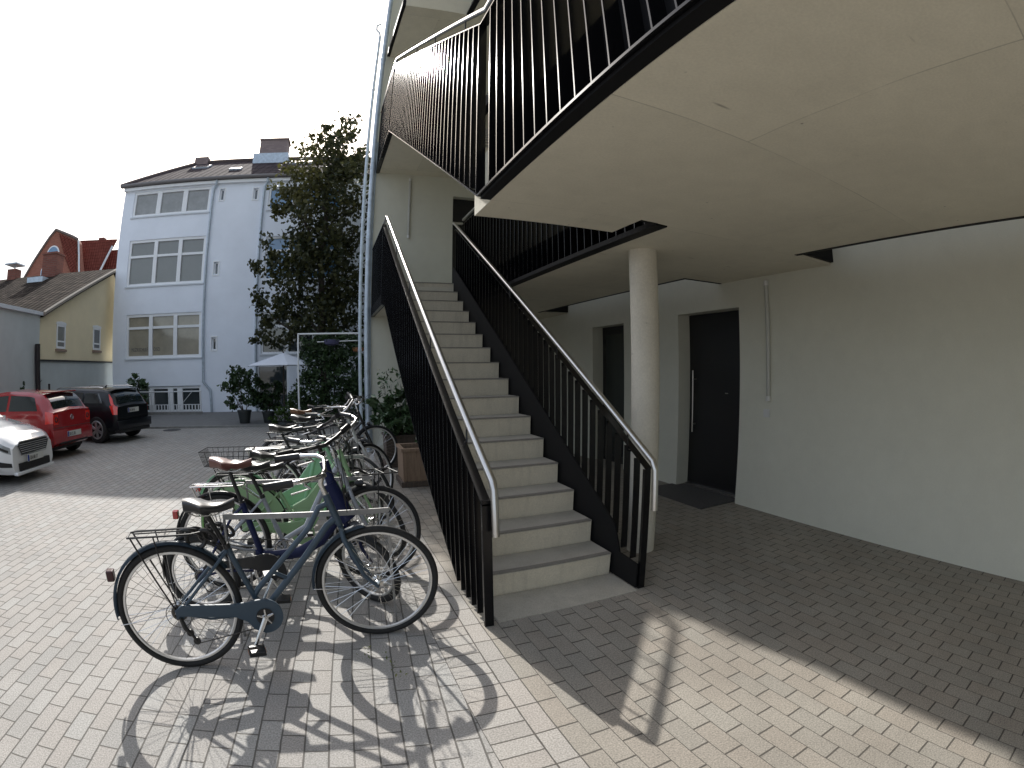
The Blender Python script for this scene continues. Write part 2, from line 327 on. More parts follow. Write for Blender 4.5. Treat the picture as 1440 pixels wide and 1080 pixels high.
# linear wall lamps
def wall_lamp(c, axis, z0, z1, label):
    e = empty('wall_lamp', (c[0], c[1], z0), 0 if axis == 'x' else math.pi / 2 * -1, label=label, cat='wall lamp', group='slim vertical wall lamps')
    b = MB(); hgt = z1 - z0
    b.tube([(-0.02, 0, 0.03), (-0.02, 0, hgt - 0.03)], 0.024, 12); b.build('tube', mat('lamp_diffuser', (0.44, 0.44, 0.40), 0.4), e, smooth=True)
    for zz in (0.0, hgt - 0.05):
        k = MB(); k.cyl((-0.02, 0, zz), (-0.02, 0, zz + 0.05), 0.027, 14); k.build('end_cap', M_WHITEP, e, smooth=True)
    return e
wall_lamp((XW, 0.425), 'x', 1.17, 2.40, 'slim vertical tube lamp on the wall right of the ground floor door')
wl = wall_lamp((0.27, 6.15), 'y', 3.95, 5.16, 'slim vertical tube lamp on the end wall above the stair head')
wl.rotation_euler = (0, 0, math.pi / 2)
sw = empty('wall_switch', (XW, 0.45, 1.0), label='small square white light switch under the wall lamp right of the door', cat='switch')
MB().box(-0.014, -0.042, 0, -0.0005, 0.042, 0.085, bev=0.004).build('switch_frame', M_WHITEP, sw); MB().box(-0.019, -0.03, 0.013, -0.0145, 0.03, 0.072).build('rocker', M_WHITEP, sw)

# ------------------------------------------------------------------ stair, flight by flight
RS, TR = 0.175, 0.2918
def stair(name, z0, yb, label):
    e = empty(name, (0.175, yb, z0), label=label, cat='stairs')
    X0, X1 = -0.31 - 0.175, 0.68 - 0.175
    for i in range(16):
        b = MB(); y0 = i * TR; y1 = (i + 1) * TR if i < 15 else i * TR + 0.04
        # step block: slightly sloped riser, thin darker tread on top
        b.prism([(y0 + 0.012, max(0.0, i * RS - (0.05 if i else 0.0))), (y0, (i + 1) * RS - 0.012), (y1 + 0.006, (i + 1) * RS - 0.012), (y1 + 0.012, i * RS + 0.09)], X0, X1, axis='x')
        st = b.build('step', M_STEP, e)
        t = MB(); t.box(X0 - 0.001, y0 - 0.004, (i + 1) * RS - 0.0118, X1 + 0.001, y1 + 0.006, (i + 1) * RS)
        t.build('tread', M_TREAD, st)
        ns = MB(); ns.box(X0 + 0.002, y0 - 0.006, (i + 1) * RS - 0.006, X1 - 0.002, y0 + 0.035, (i + 1) * RS + 0.0024); ns.build('nosing', M_NOSE, st)
    b = MB(); b.prism([(0.30, 0.085), (4.36, 2.52), (4.372, 2.61), (0.32, 0.18)], X0 + 0.03, X1 - 0.03, axis='x')
    b.build('soffit', M_CONC, e)
    return e
st1 = stair('staircase', 0.0, 0.0, 'straight concrete stair of sixteen steps rising between two black railings')
MB().box(-0.31 - 0.175, -0.345, -0.01, 0.69 - 0.175, 0.0, 0.006).build('base_slab', M_TREAD, st1)
stair('staircase', 2.8, 0.0, 'upper concrete stair flight rising above the first deck behind the black bars')

# ------------------------------------------------------------------ railings
bar_mesh = {}
def bar(parent, x, y, z0, z1, w_=0.055, t=0.008, name='baluster', m=None):
    key = (w_, t)
    if key not in bar_mesh:
        b = MB(); b.box(-w_ / 2, -t / 2, 0, w_ / 2, t / 2, 1.0); ob = b.build('baluster', m or M_BLACK); bar_mesh[key] = ob.data; bpy.data.objects.remove(ob)
    o = bpy.data.objects.new(name, bar_mesh[key]); COL.objects.link(o); o.parent = parent; o.location = (x, y, z0); o.scale = (1, 1, z1 - z0)
    return o
def slope_bar(parent, x, pts, w_, t, name, m=M_BLACK):
    # flat bar following a (y, z) polyline; w_ across x, t tall
    b = MB(); top = [(y, z) for y, z in pts]; bot = [(y, z - t) for y, z in pts][::-1]
    b.prism(top + bot, x - w_ / 2, x + w_ / 2, axis='x'); return b.build(name, m, parent)
def handrail(parent, pts, m=M_STEEL, r=0.021):
    b = MB(); P = [Vector(p) for p in pts]; b.tube(P, r, 14); return b.build('handrail', m, parent, smooth=True)
def bracket(parent, x0, x1, y, z0, z1):
    b = MB(); b.tube([(x0, y, z0), (x1, y, z0 + 0.01), (x1, y, z1)], 0.006, 8); return b.build('bracket', M_BLACK, parent, smooth=True)
def frange(a, b, s):
    while a <= b + 1e-9: yield a; a += s

# left railing of the lower flight
rl = empty('stair_railing', (-0.38, -0.36, 0), label='black flat bar railing left of the lower stair with steel handrail', cat='railing')
def T1(y): return 0.80 + 0.602 * (y + 0.33)
def B1(y): return max(0.02, 0.068 + 0.629 * (y - 0.278))
oy = -0.36
for y in frange(-0.22, 4.36, 0.119): bar(rl, 0, y - oy, B1(y), T1(y) - 0.01)
for y in frange(4.45, 6.08, 0.119): bar(rl, 0, y - oy, 2.45, 3.70)
b = MB(); b.box(-0.028, -0.012, 0, 0.028, 0.012, 0.795); b.build('post', M_BLACK, rl)
b = MB(); b.box(-0.028, 4.385 - oy, 2.45, 0.028, 4.41 - oy, 3.66); b.build('post', M_BLACK, rl)
slope_bar(rl, 0, [(-0.372 - oy, T1(-0.372)), (4.40 - oy, 3.66), (4.45 - oy, 3.70), (6.145 - oy, 3.70)], 0.056, 0.010, 'top_rail')
slope_bar(rl, 0, [(0.25 - oy, 0.05), (3.985 - oy, 2.395), (4.38 - oy, 2.46), (6.145 - oy, 2.46)], 0.050, 0.010, 'bottom_rail')
def H1(y): return 0.897 + 0.607 * (y + 0.40)
handrail(rl, [(0.03, -0.43 - oy, 0.60), (0.03, -0.412 - oy, 0.86), (0.03, -0.385 - oy, 0.905), (0.03, 4.37 - oy, H1(4.37)), (0.03, 4.46 - oy, 3.81), (0.03, 6.14 - oy, 3.81)])
for y in (0.1, 1.15, 2.2, 3.25, 4.2): bracket(rl, 0.0, 0.03, y - oy, T1(y) - 0.02, H1(y) - 0.02)

# right railing of the lower flight
rr = empty('stair_railing', (0.74, -0.31, 0), label='black railing right of the lower stair, beside the round concrete column', cat='railing')
oy = -0.31
def T2(y): return 0.853 + 0.60 * (y + 0.31)
def PT(y): return 0.30 + 0.60 * y
for y in frange(-0.195, 4.36, 0.119): bar(rr, 0, y - oy, max(0.19, PT(y) - 0.02), T2(y) - 0.01, w_=0.05)
b = MB(); b.box(-0.025, -0.010, 0.0, 0.025, 0.014, 0.853); b.build('post', M_BLACK, rr)
b = MB(); b.prism([(0.0, 0.01), (0.40, 0.01), (4.75, 2.55), (4.75, 3.06), (4.62, 3.06 - 0.05), (0.30, 0.40), (0.22, 0.205), (0.0, 0.19)], -0.045, -0.033, axis='x'); b.build('stringer_plate', M_MATTE, rr)
slope_bar(rr, 0, [(-0.018, 0.862), (4.67, T2(4.37)), (4.75, T2(4.37))], 0.05, 0.010, 'top_rail')
H2 = lambda y: 0.915 + 0.588 * (y + 0.42)
handrail(rr, [(-0.03, -0.445 - oy, 0.61), (-0.03, -0.435 - oy, 0.87), (-0.03, -0.41 - oy, 0.925), (-0.03, 4.36 - oy, 3.735), (-0.03, 4.45 - oy, 3.78), (0.12, 4.50 - oy, 3.80)])
for y in (-0.12, 0.95, 2.05, 3.15, 4.1): bracket(rr, 0.0, -0.03, y - oy, T2(y) - 0.02, H2(y) - 0.02)

# railing round the stair opening, first deck
ro = empty('deck_railing', (0.845, 4.38, 2.8), label='black bar railing along the right side of the stair opening', cat='railing')
for y in frange(-0.34, 4.30, 0.119): bar(ro, 0, y - 4.38, -0.31, 0.93, w_=0.07)
slope_bar(ro, 0, [(-0.36 - 4.38, 0.94), (0.0, 0.94)], 0.05, 0.010, 'top_rail'); slope_bar(ro, 0, [(-0.36 - 4.38, -0.33), (0.0, -0.33)], 0.05, 0.010, 'bottom_rail')
handrail(ro, [(0.0, -0.38 - 4.38, 1.03), (0.0, 0.0, 1.03)])
for y in (-0.2, 1.0, 2.2, 3.4): bracket(ro, 0.0, 0.001, y - 4.38, 0.93, 1.02)

# long outer railing: level along the first deck, then up the second flight, then along deck two
ru = empty('deck_railing', (-0.385, -0.35, 2.8), label='long outer black flat bar railing of the walkway deck, rising with the upper stair', cat='railing')
oy, oz = -0.35, 2.8
for k, y in enumerate(frange(-8.0 + 0.0, -0.42, 0.1185)):
    if y > -5.6: bar(ru, 0.015, y - oy, 2.487 - oz, 3.74 - oz, w_=0.085)
def T3(y): return 3.752 + 0.609 * (y + 0.33)
def B3(y): return 2.497 + 0.594 * (y + 0.33)
for y in frange(-0.31, 4.33, 0.119): bar(ru, 0, y - oy, B3(y) - oz, T3(y) - 0.01 - oz)
for y in frange(4.44, 6.08, 0.119): bar(ru, 0, y - oy, 5.24 - oz, 6.58 - oz)
slope_bar(ru, 0, [(-8 - oy, 3.745 - oz), (-0.34 - oy, 3.745 - oz), (4.36 - oy, 6.60 - oz), (6.145 - oy, 6.60 - oz)], 0.055, 0.010, 'top_rail')
slope_bar(ru, 0, [(-8 - oy, 2.487 - oz), (-0.34 - oy, 2.487 - oz), (4.36 - oy, 5.275 - oz), (6.145 - oy, 5.245 - oz)], 0.062, 0.012, 'bottom_rail', m=M_BLACK)
handrail(ru, [(0.01, -8 - oy, 3.875 - oz), (0.01, -0.36 - oy, 3.875 - oz), (0.01, 4.40 - oy, 6.76 - oz), (0.01, 6.14 - oy, 6.76 - oz)], r=0.023)
for y in (-2.4, -1.2): bracket(ru, 0, 0.01, y - oy, 3.735 - oz, 3.86 - oz)
for y in (0.15, 1.25, 2.35, 3.45, 4.3): bracket(ru, 0, 0.01, y - oy, T3(y) - 0.02 - oz, T3(y) + 0.115 - oz)

b = MB(); b.prism([(-0.04 - oy, 2.83 - oz), (0.0 - oy, 2.72 - oz), (4.36 - oy, 5.32 - oz), (4.36 - oy, 5.60 - oz), (4.30 - oy, 5.60 - oz), (0.05 - oy, 3.02 - oz)], 0.040, 0.048, axis='x'); b.build('stringer_plate', M_MATTE, ru)
# ------------------------------------------------------------------ drain pipes at the corner
def pipe(x, y, r, z1, label, collars, ins=True):
    e = empty('downpipe', (x, y, 0), label=label, cat='downpipe')
    b = MB(); b.tube([(0, 0, 0.02), (0, 0, z1)], r, 18); b.build('pipe', M_GALV, e, smooth=True)
    for z in collars:
        k = MB(); k.cyl((0, 0, z), (0, 0, z + 0.05), r * 1.16, 18); k.build('collar', M_GALV, e, smooth=True)
    return e
p1 = pipe(-0.475, 6.10, 0.050, 12, 'thick galvanised rain downpipe on the corner of the apartment building', (0.35, 0.95, 2.35, 3.9, 5.3, 7.9))
p2 = pipe(-0.463, 8.2, 0.038, 10.2, 'thin galvanised pipe just left of the thick downpipe, with a hooked open top', (1.9, 5.2, 8.4))
b = MB(); b.tube([(0, 0, 10.2), (-0.02, 0, 10.32), (-0.11, 0, 10.42), (-0.12, 0, 10.58), (-0.02, 0, 10.66)], 0.026, 10); b.build('hook', M_GALV, p2, smooth=True)
p3 = pipe(-0.415, 6.12, 0.014, 5.9, 'thin lightning conductor rod between the thick downpipe and the wall', (2.6,))

# ================================================================== BACKGROUND
M_LILAC = mat('pale_blue_white_render', (0.82, 0.87, 0.95), 0.9, noise=0.05, scale=0.8, bump=0.3, bscale=120)
M_FRAME = mat('white_window_frame', (0.84, 0.86, 0.88), 0.5)
M_CREAM = mat('cream_render', (0.80, 0.70, 0.48), 0.9, noise=0.06, scale=1.0, bump=0.25, bscale=90)
M_GREYR = mat('grey_green_render', (0.50, 0.54, 0.54), 0.9, noise=0.08, scale=1.2, bump=0.25, bscale=90)
M_ZINC = mat('pale_coping', (0.62, 0.66, 0.70), 0.5)
def glass_mat(name, col, rough=0.03, spec=0.9):
    return mat(name, col, rough, spec=spec, coat=1.0)
M_PANE = glass_mat('window_glass', (0.035, 0.045, 0.05))
M_PANEB = mat('window_glass_blue', (0.08, 0.20, 0.36), 0.15, spec=0.8, coat=1.0)
M_PALEREFL = mat('glass_painted_pale_reflection', (0.26, 0.265, 0.255), 0.12, coat=1.0, noise=0.18, scale=3.0)  # pale tone painted into the top panes in place of reflections
M_PANEREFW = mat('glass_painted_cream_reflection', (0.30, 0.275, 0.215), 0.12, coat=1.0, noise=0.15, scale=2.0)  # cream reflection put into the base colour of the ground floor panes
M_BLIND = mat('grey_blind_behind_glass', (0.20, 0.21, 0.20), 0.25, coat=0.8, noise=0.05, scale=2)

def brick_wall_mat(name, c1, c2, mortar, bw=0.25, rh=0.075, ms=0.01):
    m = bpy.data.materials.new(name); m.use_nodes = True; t = m.node_tree; n = t.nodes; L = t.links.new; b = n['Principled BSDF']; b.inputs['Roughness'].default_value = 0.9
    tc = n.new('ShaderNodeTexCoord'); sp = n.new('ShaderNodeSeparateXYZ'); cb = n.new('ShaderNodeCombineXYZ'); ad = n.new('ShaderNodeMath')
    L(tc.outputs['Object'], sp.inputs[0]); L(sp.outputs[0], ad.inputs[0]); L(sp.outputs[1], ad.inputs[1]); L(ad.outputs[0], cb.inputs[0]); L(sp.outputs[2], cb.inputs[1])
    br = n.new('ShaderNodeTexBrick')
    for k, v in (('Scale', 1.0), ('Mortar Size', ms), ('Brick Width', bw), ('Row Height', rh)): br.inputs[k].default_value = v
    br.inputs['Color1'].default_value = (*c1, 1); br.inputs['Color2'].default_value = (*c2, 1); br.inputs['Mortar'].default_value = (*mortar, 1)
    L(cb.outputs[0], br.inputs[0]); L(br.outputs[0], b.inputs['Base Color']); return m
M_BRICK = brick_wall_mat('red_brick', (0.26, 0.08, 0.05), (0.33, 0.115, 0.075), (0.28, 0.17, 0.13))
M_CHIM = brick_wall_mat('chimney_brick', (0.17, 0.055, 0.04), (0.24, 0.08, 0.055), (0.16, 0.10, 0.08))
M_CHIM2 = brick_wall_mat('grey_chimney_brick', (0.20, 0.15, 0.15), (0.26, 0.20, 0.19), (0.2, 0.17, 0.16))
def tile_mat(name, c1, c2, cross, pitch=0.30, row=0.34):
    # roof tiles: rows down the slope and rounded ribs; uses the object's own u (x) and v (y) coordinates
    m = bpy.data.materials.new(name); m.use_nodes = True; t = m.node_tree; n = t.nodes; L = t.links.new; b = n['Principled BSDF']; b.inputs['Roughness'].default_value = 1.0; b.inputs['Specular IOR Level'].default_value = 0.03
    tc = n.new('ShaderNodeTexCoord'); sp = n.new('ShaderNodeSeparateXYZ'); L(tc.outputs['UV'], sp.inputs[0])
    def saw(src, per):
        d = n.new('ShaderNodeMath'); d.operation = 'DIVIDE'; d.inputs[1].default_value = per; L(src, d.inputs[0]); f = n.new('ShaderNodeMath'); f.operation = 'FRACT'; L(d.outputs[0], f.inputs[0]); return d.outputs[0], f.outputs[0]
    dx, fx = saw(sp.outputs[0], pitch); dy, fy = saw(sp.outputs[1], row)
    pw = n.new('ShaderNodeMath'); pw.operation = 'MULTIPLY'; pw.inputs[1].default_value = math.pi; L(fx, pw.inputs[0]); sn = n.new('ShaderNodeMath'); sn.operation = 'SINE'; L(pw.outputs[0], sn.inputs[0])
    ad = n.new('ShaderNodeMath'); ad.operation = 'MULTIPLY_ADD'; ad.inputs[1].default_value = -0.7; L(fy, ad.inputs[0]); L(sn.outputs[0], ad.inputs[2])
    bp = n.new('ShaderNodeBump'); bp.inputs['Strength'].default_value = 1.0; bp.inputs['Distance'].default_value = 0.07; L(ad.outputs[0], bp.inputs['Height']); L(bp.outputs[0], b.inputs['Normal'])
    fl1 = n.new('ShaderNodeMath'); fl1.operation = 'FLOOR'; L(dx, fl1.inputs[0]); fl2 = n.new('ShaderNodeMath'); fl2.operation = 'FLOOR'; L(dy, fl2.inputs[0])
    cb = n.new('ShaderNodeCombineXYZ'); L(fl1.outputs[0], cb.inputs[0]); L(fl2.outputs[0], cb.inputs[1]); wn = n.new('ShaderNodeTexWhiteNoise'); wn.noise_dimensions = '2D'; L(cb.outputs[0], wn.inputs[0])
    cr = n.new('ShaderNodeValToRGB'); cr.color_ramp.elements[0].color = (*c1, 1); cr.color_ramp.elements[1].color = (*c2, 1); L(wn.outputs[0], cr.inputs[0])
    lt = n.new('ShaderNodeMath'); lt.operation = 'LESS_THAN'; lt.inputs[1].default_value = 0.14; L(fy, lt.inputs[0])
    mx = n.new('ShaderNodeMixRGB'); mx.inputs[2].default_value = (*cross, 1); L(lt.outputs[0], mx.inputs[0]); L(cr.outputs[0], mx.inputs[1]); L(mx.outputs[0], b.inputs['Base Color']); return m
M_TILE = tile_mat('dark_roof_tiles', (0.050, 0.040, 0.044), (0.085, 0.068, 0.072), (0.02, 0.018, 0.018))
M_TILEO = tile_mat('old_brown_roof_tiles', (0.026, 0.021, 0.018), (0.062, 0.050, 0.042), (0.008, 0.007, 0.006), 0.24, 0.30)
M_TILER = tile_mat('red_roof_tiles', (0.155, 0.045, 0.035), (0.20, 0.062, 0.048), (0.10, 0.032, 0.024), 0.22, 0.26)

def roof_plane(name, quad, m, parent, thick=0.12):
    """sloping slab: quad = eave left, eave right, ridge right, ridge left (local); UV in metres"""
    b = bmesh.new(); q = [Vector(v) for v in quad]; nrm = (q[1] - q[0]).cross(q[-1] - q[0]).normalized()
    if nrm.z < 0: nrm = -nrm
    top = [b.verts.new(v) for v in q]; bot = [b.verts.new(v - nrm * thick) for v in q]; k = len(q)
    f = b.faces.new(top); b.faces.new(bot[::-1])
    for i in range(k): b.faces.new((top[i], bot[i], bot[(i + 1) % k], top[(i + 1) % k]))
    bmesh.ops.recalc_face_normals(b, faces=b.faces[:])
    uv = b.loops.layers.uv.new('UVMap'); eu = (q[1] - q[0]).normalized(); ev = nrm.cross(eu)
    for fc in b.faces:
        for l in fc.loops: l[uv].uv = ((l.vert.co - q[0]).dot(eu), (l.vert.co - q[0]).dot(ev))
    me = bpy.data.meshes.new(name); b.to_mesh(me); b.free(); me.materials.append(m); o = bpy.data.objects.new(name, me); COL.objects.link(o); o.parent = parent; return o

# ------------------------------------------------------------------ white-lilac four storey building
hb = empty('office_building', (-0.0953, 15.2957, 0), math.radians(-3.5), label='tall pale lilac building with white windows and a dark tiled roof behind the tree', cat='building')
HX0, HX1, HD, HE = -9.90, 4.2, 8.6, 8.62
openings = [  # x0, x1, z0, z1
    (-9.42, -5.98, 7.52, 8.56), (-9.36, -5.97, 4.78, 6.58), (-9.26, -5.97, 2.06, 3.71),
    (-8.78, -6.0, 0.0, 1.02), (-3.60, -0.75, 7.50, 8.42), (-3.55, -0.75, 4.80, 6.45), (-3.6, -0.75, 2.1, 3.62), (-3.75, -2.55, 0.05, 1.72),
    (-5.60, -5.40, 7.95, 8.42), (-4.22, -4.02, 7.92, 8.38), (-5.56, -5.36, 5.05, 5.54), (-5.54, -5.34, 2.28, 2.76)]
DEP = 0.16
b = MB()
xs = sorted({HX0, HX1} | {v for o_ in openings for v in o_[:2]}); zs = sorted({-0.02, HE} | {v for o_ in openings for v in o_[2:]})
def is_open(x, z): return any(o_[0] < x < o_[1] and o_[2] < z < o_[3] for o_ in openings)
for i in range(len(xs) - 1):
    for j in range(len(zs) - 1):
        if not is_open((xs[i] + xs[i + 1]) / 2, (zs[j] + zs[j + 1]) / 2):
            b.poly([(xs[i], 0, zs[j]), (xs[i + 1], 0, zs[j]), (xs[i + 1], 0, zs[j + 1]), (xs[i], 0, zs[j + 1])])
bmesh.ops.remove_doubles(b.b, verts=b.b.verts[:], dist=1e-5)
for x0, x1, z0, z1 in openings:
    for pts in (((x0, z0), (x1, z0)), ((x1, z0), (x1, z1)), ((x1, z1), (x0, z1)), ((x0, z1), (x0, z0))):
        (a0, c0), (a1, c1) = pts; b.poly([(a0, 0, c0), (a1, 0, c1), (a1, DEP + 0.02, c1), (a0, DEP + 0.02, c0)])
b.poly([(HX0, 0, -0.02), (HX0, 0, HE), (HX0, HD, HE), (HX0, HD, -0.02)]); b.poly([(HX1, 0, -0.02), (HX1, HD, -0.02), (HX1, HD, HE), (HX1, 0, HE)])
b.poly([(HX0, HD, -0.02), (HX0, HD, HE), (HX1, HD, HE), (HX1, HD, -0.02)]); b.poly([(HX0, 0, HE), (HX1, 0, HE), (HX1, HD, HE), (HX0, HD, HE)])
b.build('wall', M_LILAC, hb)
def window(parent, x0, x1, z0, z1, cols, trans=None, pane=M_PANE, fw=0.075, mw=0.12, sill=True, label=None, depth=0.10):
    """frame in the plane y = depth of parent, panes behind it; trans = height of the transom"""
    f = MB(); y0, y1 = depth - 0.03, depth + 0.05
    f.box(x0, y0, z0, x1, y1, z0 + fw); f.box(x0, y0, z1 - fw, x1, y1, z1); f.box(x0, y0 + 0.001, z0 + fw, x0 + fw, y1, z1 - fw); f.box(x1 - fw, y0 + 0.001, z0 + fw, x1, y1, z1 - fw)
    xs_ = [x0 + fw] + list(cols) + [x1 - fw]
    for c in cols: f.box(c - mw / 2, y0 - 0.012, z0 + fw, c + mw / 2, y1 - 0.002, z1 - fw)
    if trans:
        for i in range(len(xs_) - 1):
            a0 = xs_[i] + (mw / 2 if i else 0); a1 = xs_[i + 1] - (mw / 2 if i < len(xs_) - 2 else 0); f.box(a0, y0 + 0.006, trans - 0.045, a1, y1 - 0.004, trans + 0.045)
    fo = f.build('window', M_FRAME, parent, label=label)
    p = MB()
    for i in range(len(xs_) - 1):
        p.box(xs_[i], y1 - 0.02, z0 + fw, xs_[i + 1], y1 - 0.008, z1 - fw)
    p.build('pane', pane, fo)
    if sill: MB().box(x0 - 0.04, -0.05, z0 - 0.055, x1 + 0.04, depth - 0.032, z0 - 0.002).build('sill', M_ZINC, fo)
    return fo
w3 = window(hb, -9.42, -5.98, 7.52, 8.56, (-8.24, -7.08), mw=0.20, fw=0.10, pane=M_PALEREFL, depth=0.07)
w2 = window(hb, -9.36, -5.97, 4.78, 6.58, (-8.13, -7.05), trans=5.93, mw=0.16, fw=0.10, pane=M_BLIND, depth=0.07)
w1 = window(hb, -9.26, -5.97, 2.06, 3.71, (-8.15, -7.07), trans=3.20, mw=0.16, fw=0.10, pane=M_PANEREFW, depth=0.07)
bw_ = window(hb, -8.78, -6.0, 0.06, 1.0, (-8.14, -7.30, -6.9), mw=0.22, fw=0.08, sill=False, label='wide basement window under the ground floor window')
window(hb, -3.60, -0.75, 7.50, 8.42, (-2.6, -1.6), pane=M_PANEB); window(hb, -3.55, -0.75, 4.80, 6.45, (-2.6, -1.6), trans=5.9, pane=M_PANEB)
window(hb, -3.6, -0.75, 2.1, 3.62, (-2.6, -1.6), trans=3.1); window(hb, -3.75, -2.55, 0.05, 1.72, (), sill=False)
for x0, x1, z0, z1 in openings[8:]:
    f = MB(); t = 0.04
    f.box(x0 - t, -0.02, z0 - t, x1 + t, -0.002, z0); f.box(x0 - t, -0.02, z1, x1 + t, -0.002, z1 + t); f.box(x0 - t, -0.02, z0, x0, -0.002, z1); f.box(x1, -0.02, z0, x1 + t, -0.002, z1)
    f.box(x0, 0.08, z0, x0 + 0.055, 0.12, z1); f.box(x1 - 0.055, 0.08, z0, x1, 0.12, z1); f.box(x0 + 0.055, 0.08, z0, x1 - 0.055, 0.12, z0 + 0.05); f.box(x0 + 0.055, 0.08, z1 - 0.05, x1 - 0.055, 0.12, z1)
    fo = f.build('slit_window', M_FRAME, hb); MB().box(x0 + 0.05, 0.122, z0 + 0.04, x1 - 0.05, 0.13, z1 - 0.04).build('pane', M_PANE, fo)
# lettering strip in the ground floor window: only rough, blurred word shapes can be read in the photograph
def text(body, size, m, parent, loc, rot, name='lettering', ext=0.002, font_scale=(1, 1), align='LEFT'):
    c = bpy.data.curves.new(name, 'FONT'); c.body = body; c.size = size; c.extrude = ext; c.align_x = align; tmp = bpy.data.objects.new('t', c); COL.objects.link(tmp)
    bpy.context.view_layer.update(); dg = bpy.context.evaluated_depsgraph_get(); me = bpy.data.meshes.new_from_object(tmp.evaluated_get(dg)); bpy.data.objects.remove(tmp)
    me.materials.clear(); me.materials.append(m); me.name = name; o = bpy.data.objects.new(name, me); COL.objects.link(o); o.parent = parent; o.location = loc; o.rotation_euler = rot; o.scale = (font_scale[0], font_scale[1], 1); return o
M_LETTER = mat('dark_grey_lettering', (0.07, 0.075, 0.08), 0.6)
text('MUZIKSCHULE', 0.19, M_LETTER, w1, (-9.05, 0.098, 2.33), (math.pi / 2, 0, 0), font_scale=(0.60, 1)); text('OSD', 0.19, M_LETTER, w1, (-8.05, 0.098, 2.33), (math.pi / 2, 0, 0), font_scale=(0.8, 1))
# light roller blind strip at the window foot
# eaves gutter, cornice, roof with hip on the left
MB().box(HX0 - 0.02, -0.14, HE + 0.0, HX1, 0.0, HE + 0.13).build('eaves_board', M_FRAME, hb)
g_ = MB(); g_.tube([(HX0 - 0.16, -0.20, HE + 0.20), (HX1, -0.20, HE + 0.20)], 0.075, 10); g_.build('gutter', mat('dark_gutter', (0.16, 0.15, 0.15), 0.5), hb, smooth=True)
RZ, RYc = 11.45, 4.3
e0 = (HX0 - 0.15, -0.22, HE + 0.22); e1 = (HX1 + 0.1, -0.22, HE + 0.22); r1_ = (HX1 + 0.1, RYc, RZ); r0_ = (HX0 + 1.55, RYc, RZ)
roof_plane('roof', [e0, e1, r1_, r0_], M_TILE, hb)
roof_plane('roof', [(HX0 - 0.15, HD + 0.22, HE + 0.22), e0, r0_], M_TILE, hb)
roof_plane('roof', [(HX1 + 0.1, HD + 0.22, HE + 0.22), (HX0 - 0.15, HD + 0.22, HE + 0.22), r0_, r1_], M_TILE, hb)
b = MB(); b.tube([(r0_[0], RYc, RZ + 0.03), (HX1 + 0.1, RYc, RZ + 0.03)], 0.11, 8); b.tube([e0, (r0_[0], RYc, RZ + 0.03)], 0.08, 8); b.build('ridge_tiles', mat('ridge', (0.10, 0.075, 0.07), 0.8), hb, smooth=True)
def roof_z(y): return HE + 0.22 + (RZ - HE - 0.22) * (y + 0.22) / (RYc + 0.22)
ch = MB().box(-5.10, 3.9, 10.9, -3.75, 4.7, 12.35).build('chimney', M_CHIM2, hb); MB().box(-5.15, 3.85, 12.35, -3.70, 4.75, 12.42).build('chimney_cap', M_CHIM2, ch)
MB().box(-5.22, 3.30, roof_z(3.3) - 0.05, -3.55, 3.9, roof_z(3.9) + 0.16).build('flashing', M_GALV, ch)
MB().box(-8.45, 4.1, 11.2, -7.75, 4.5, 11.72).build('chimney', M_CHIM2, hb, label='small low chimney at the left end of the ridge')
def skylight(x, y, w_=0.62, l_=0.78):
    f = MB(); z0, z1 = roof_z(y), roof_z(y + l_)
    n_ = Vector((0, -(z1 - z0), l_)).normalized() * 0.07
    q = [Vector((x, y, z0)), Vector((x + w_, y, z0)), Vector((x + w_, y + l_, z1)), Vector((x, y + l_, z1))]
    lo = [v - n_ for v in q]; hi = [v + n_ for v in q]
    vs = [f.b.verts.new(v) for v in lo + hi]
    for a in ((0, 3, 2, 1), (4, 5, 6, 7), (0, 1, 5, 4), (1, 2, 6, 5), (2, 3, 7, 6), (3, 0, 4, 7)): f.b.faces.new([vs[i] for i in a])
    fo = f.build('skylight', M_GALV, hb)
    c = sum(hi, Vector()) / 4; g = MB(); g.poly([c + (v - c) * 0.84 + n_ * 0.1 for v in hi]); g.build('pane', mat('bright_glass', (0.5, 0.55, 0.6), 0.05, metal=1.0), fo)
skylight(-7.95, 2.55, 0.8, 0.6); skylight(-3.35, 2.6, 1.1, 0.7); skylight(-5.75, 1.35, 0.5, 0.35)
# rain pipes on the facade
for x, zb, kink in ((-5.86, 0.05, True), (-3.78, 0.05, False)):
    b = MB(); b.tube([(x + 0.12, -0.2, HE + 0.12), (x + 0.10, -0.12, HE - 0.05), (x, -0.075, HE - 0.22), (x, -0.075, 1.15)] + ([(x + 0.28, -0.075, 0.85), (x + 0.30, -0.075, zb)] if kink else [(x, -0.075, zb)]), 0.045, 10)
    b.build('downpipe', M_GALV, hb, smooth=True)
    
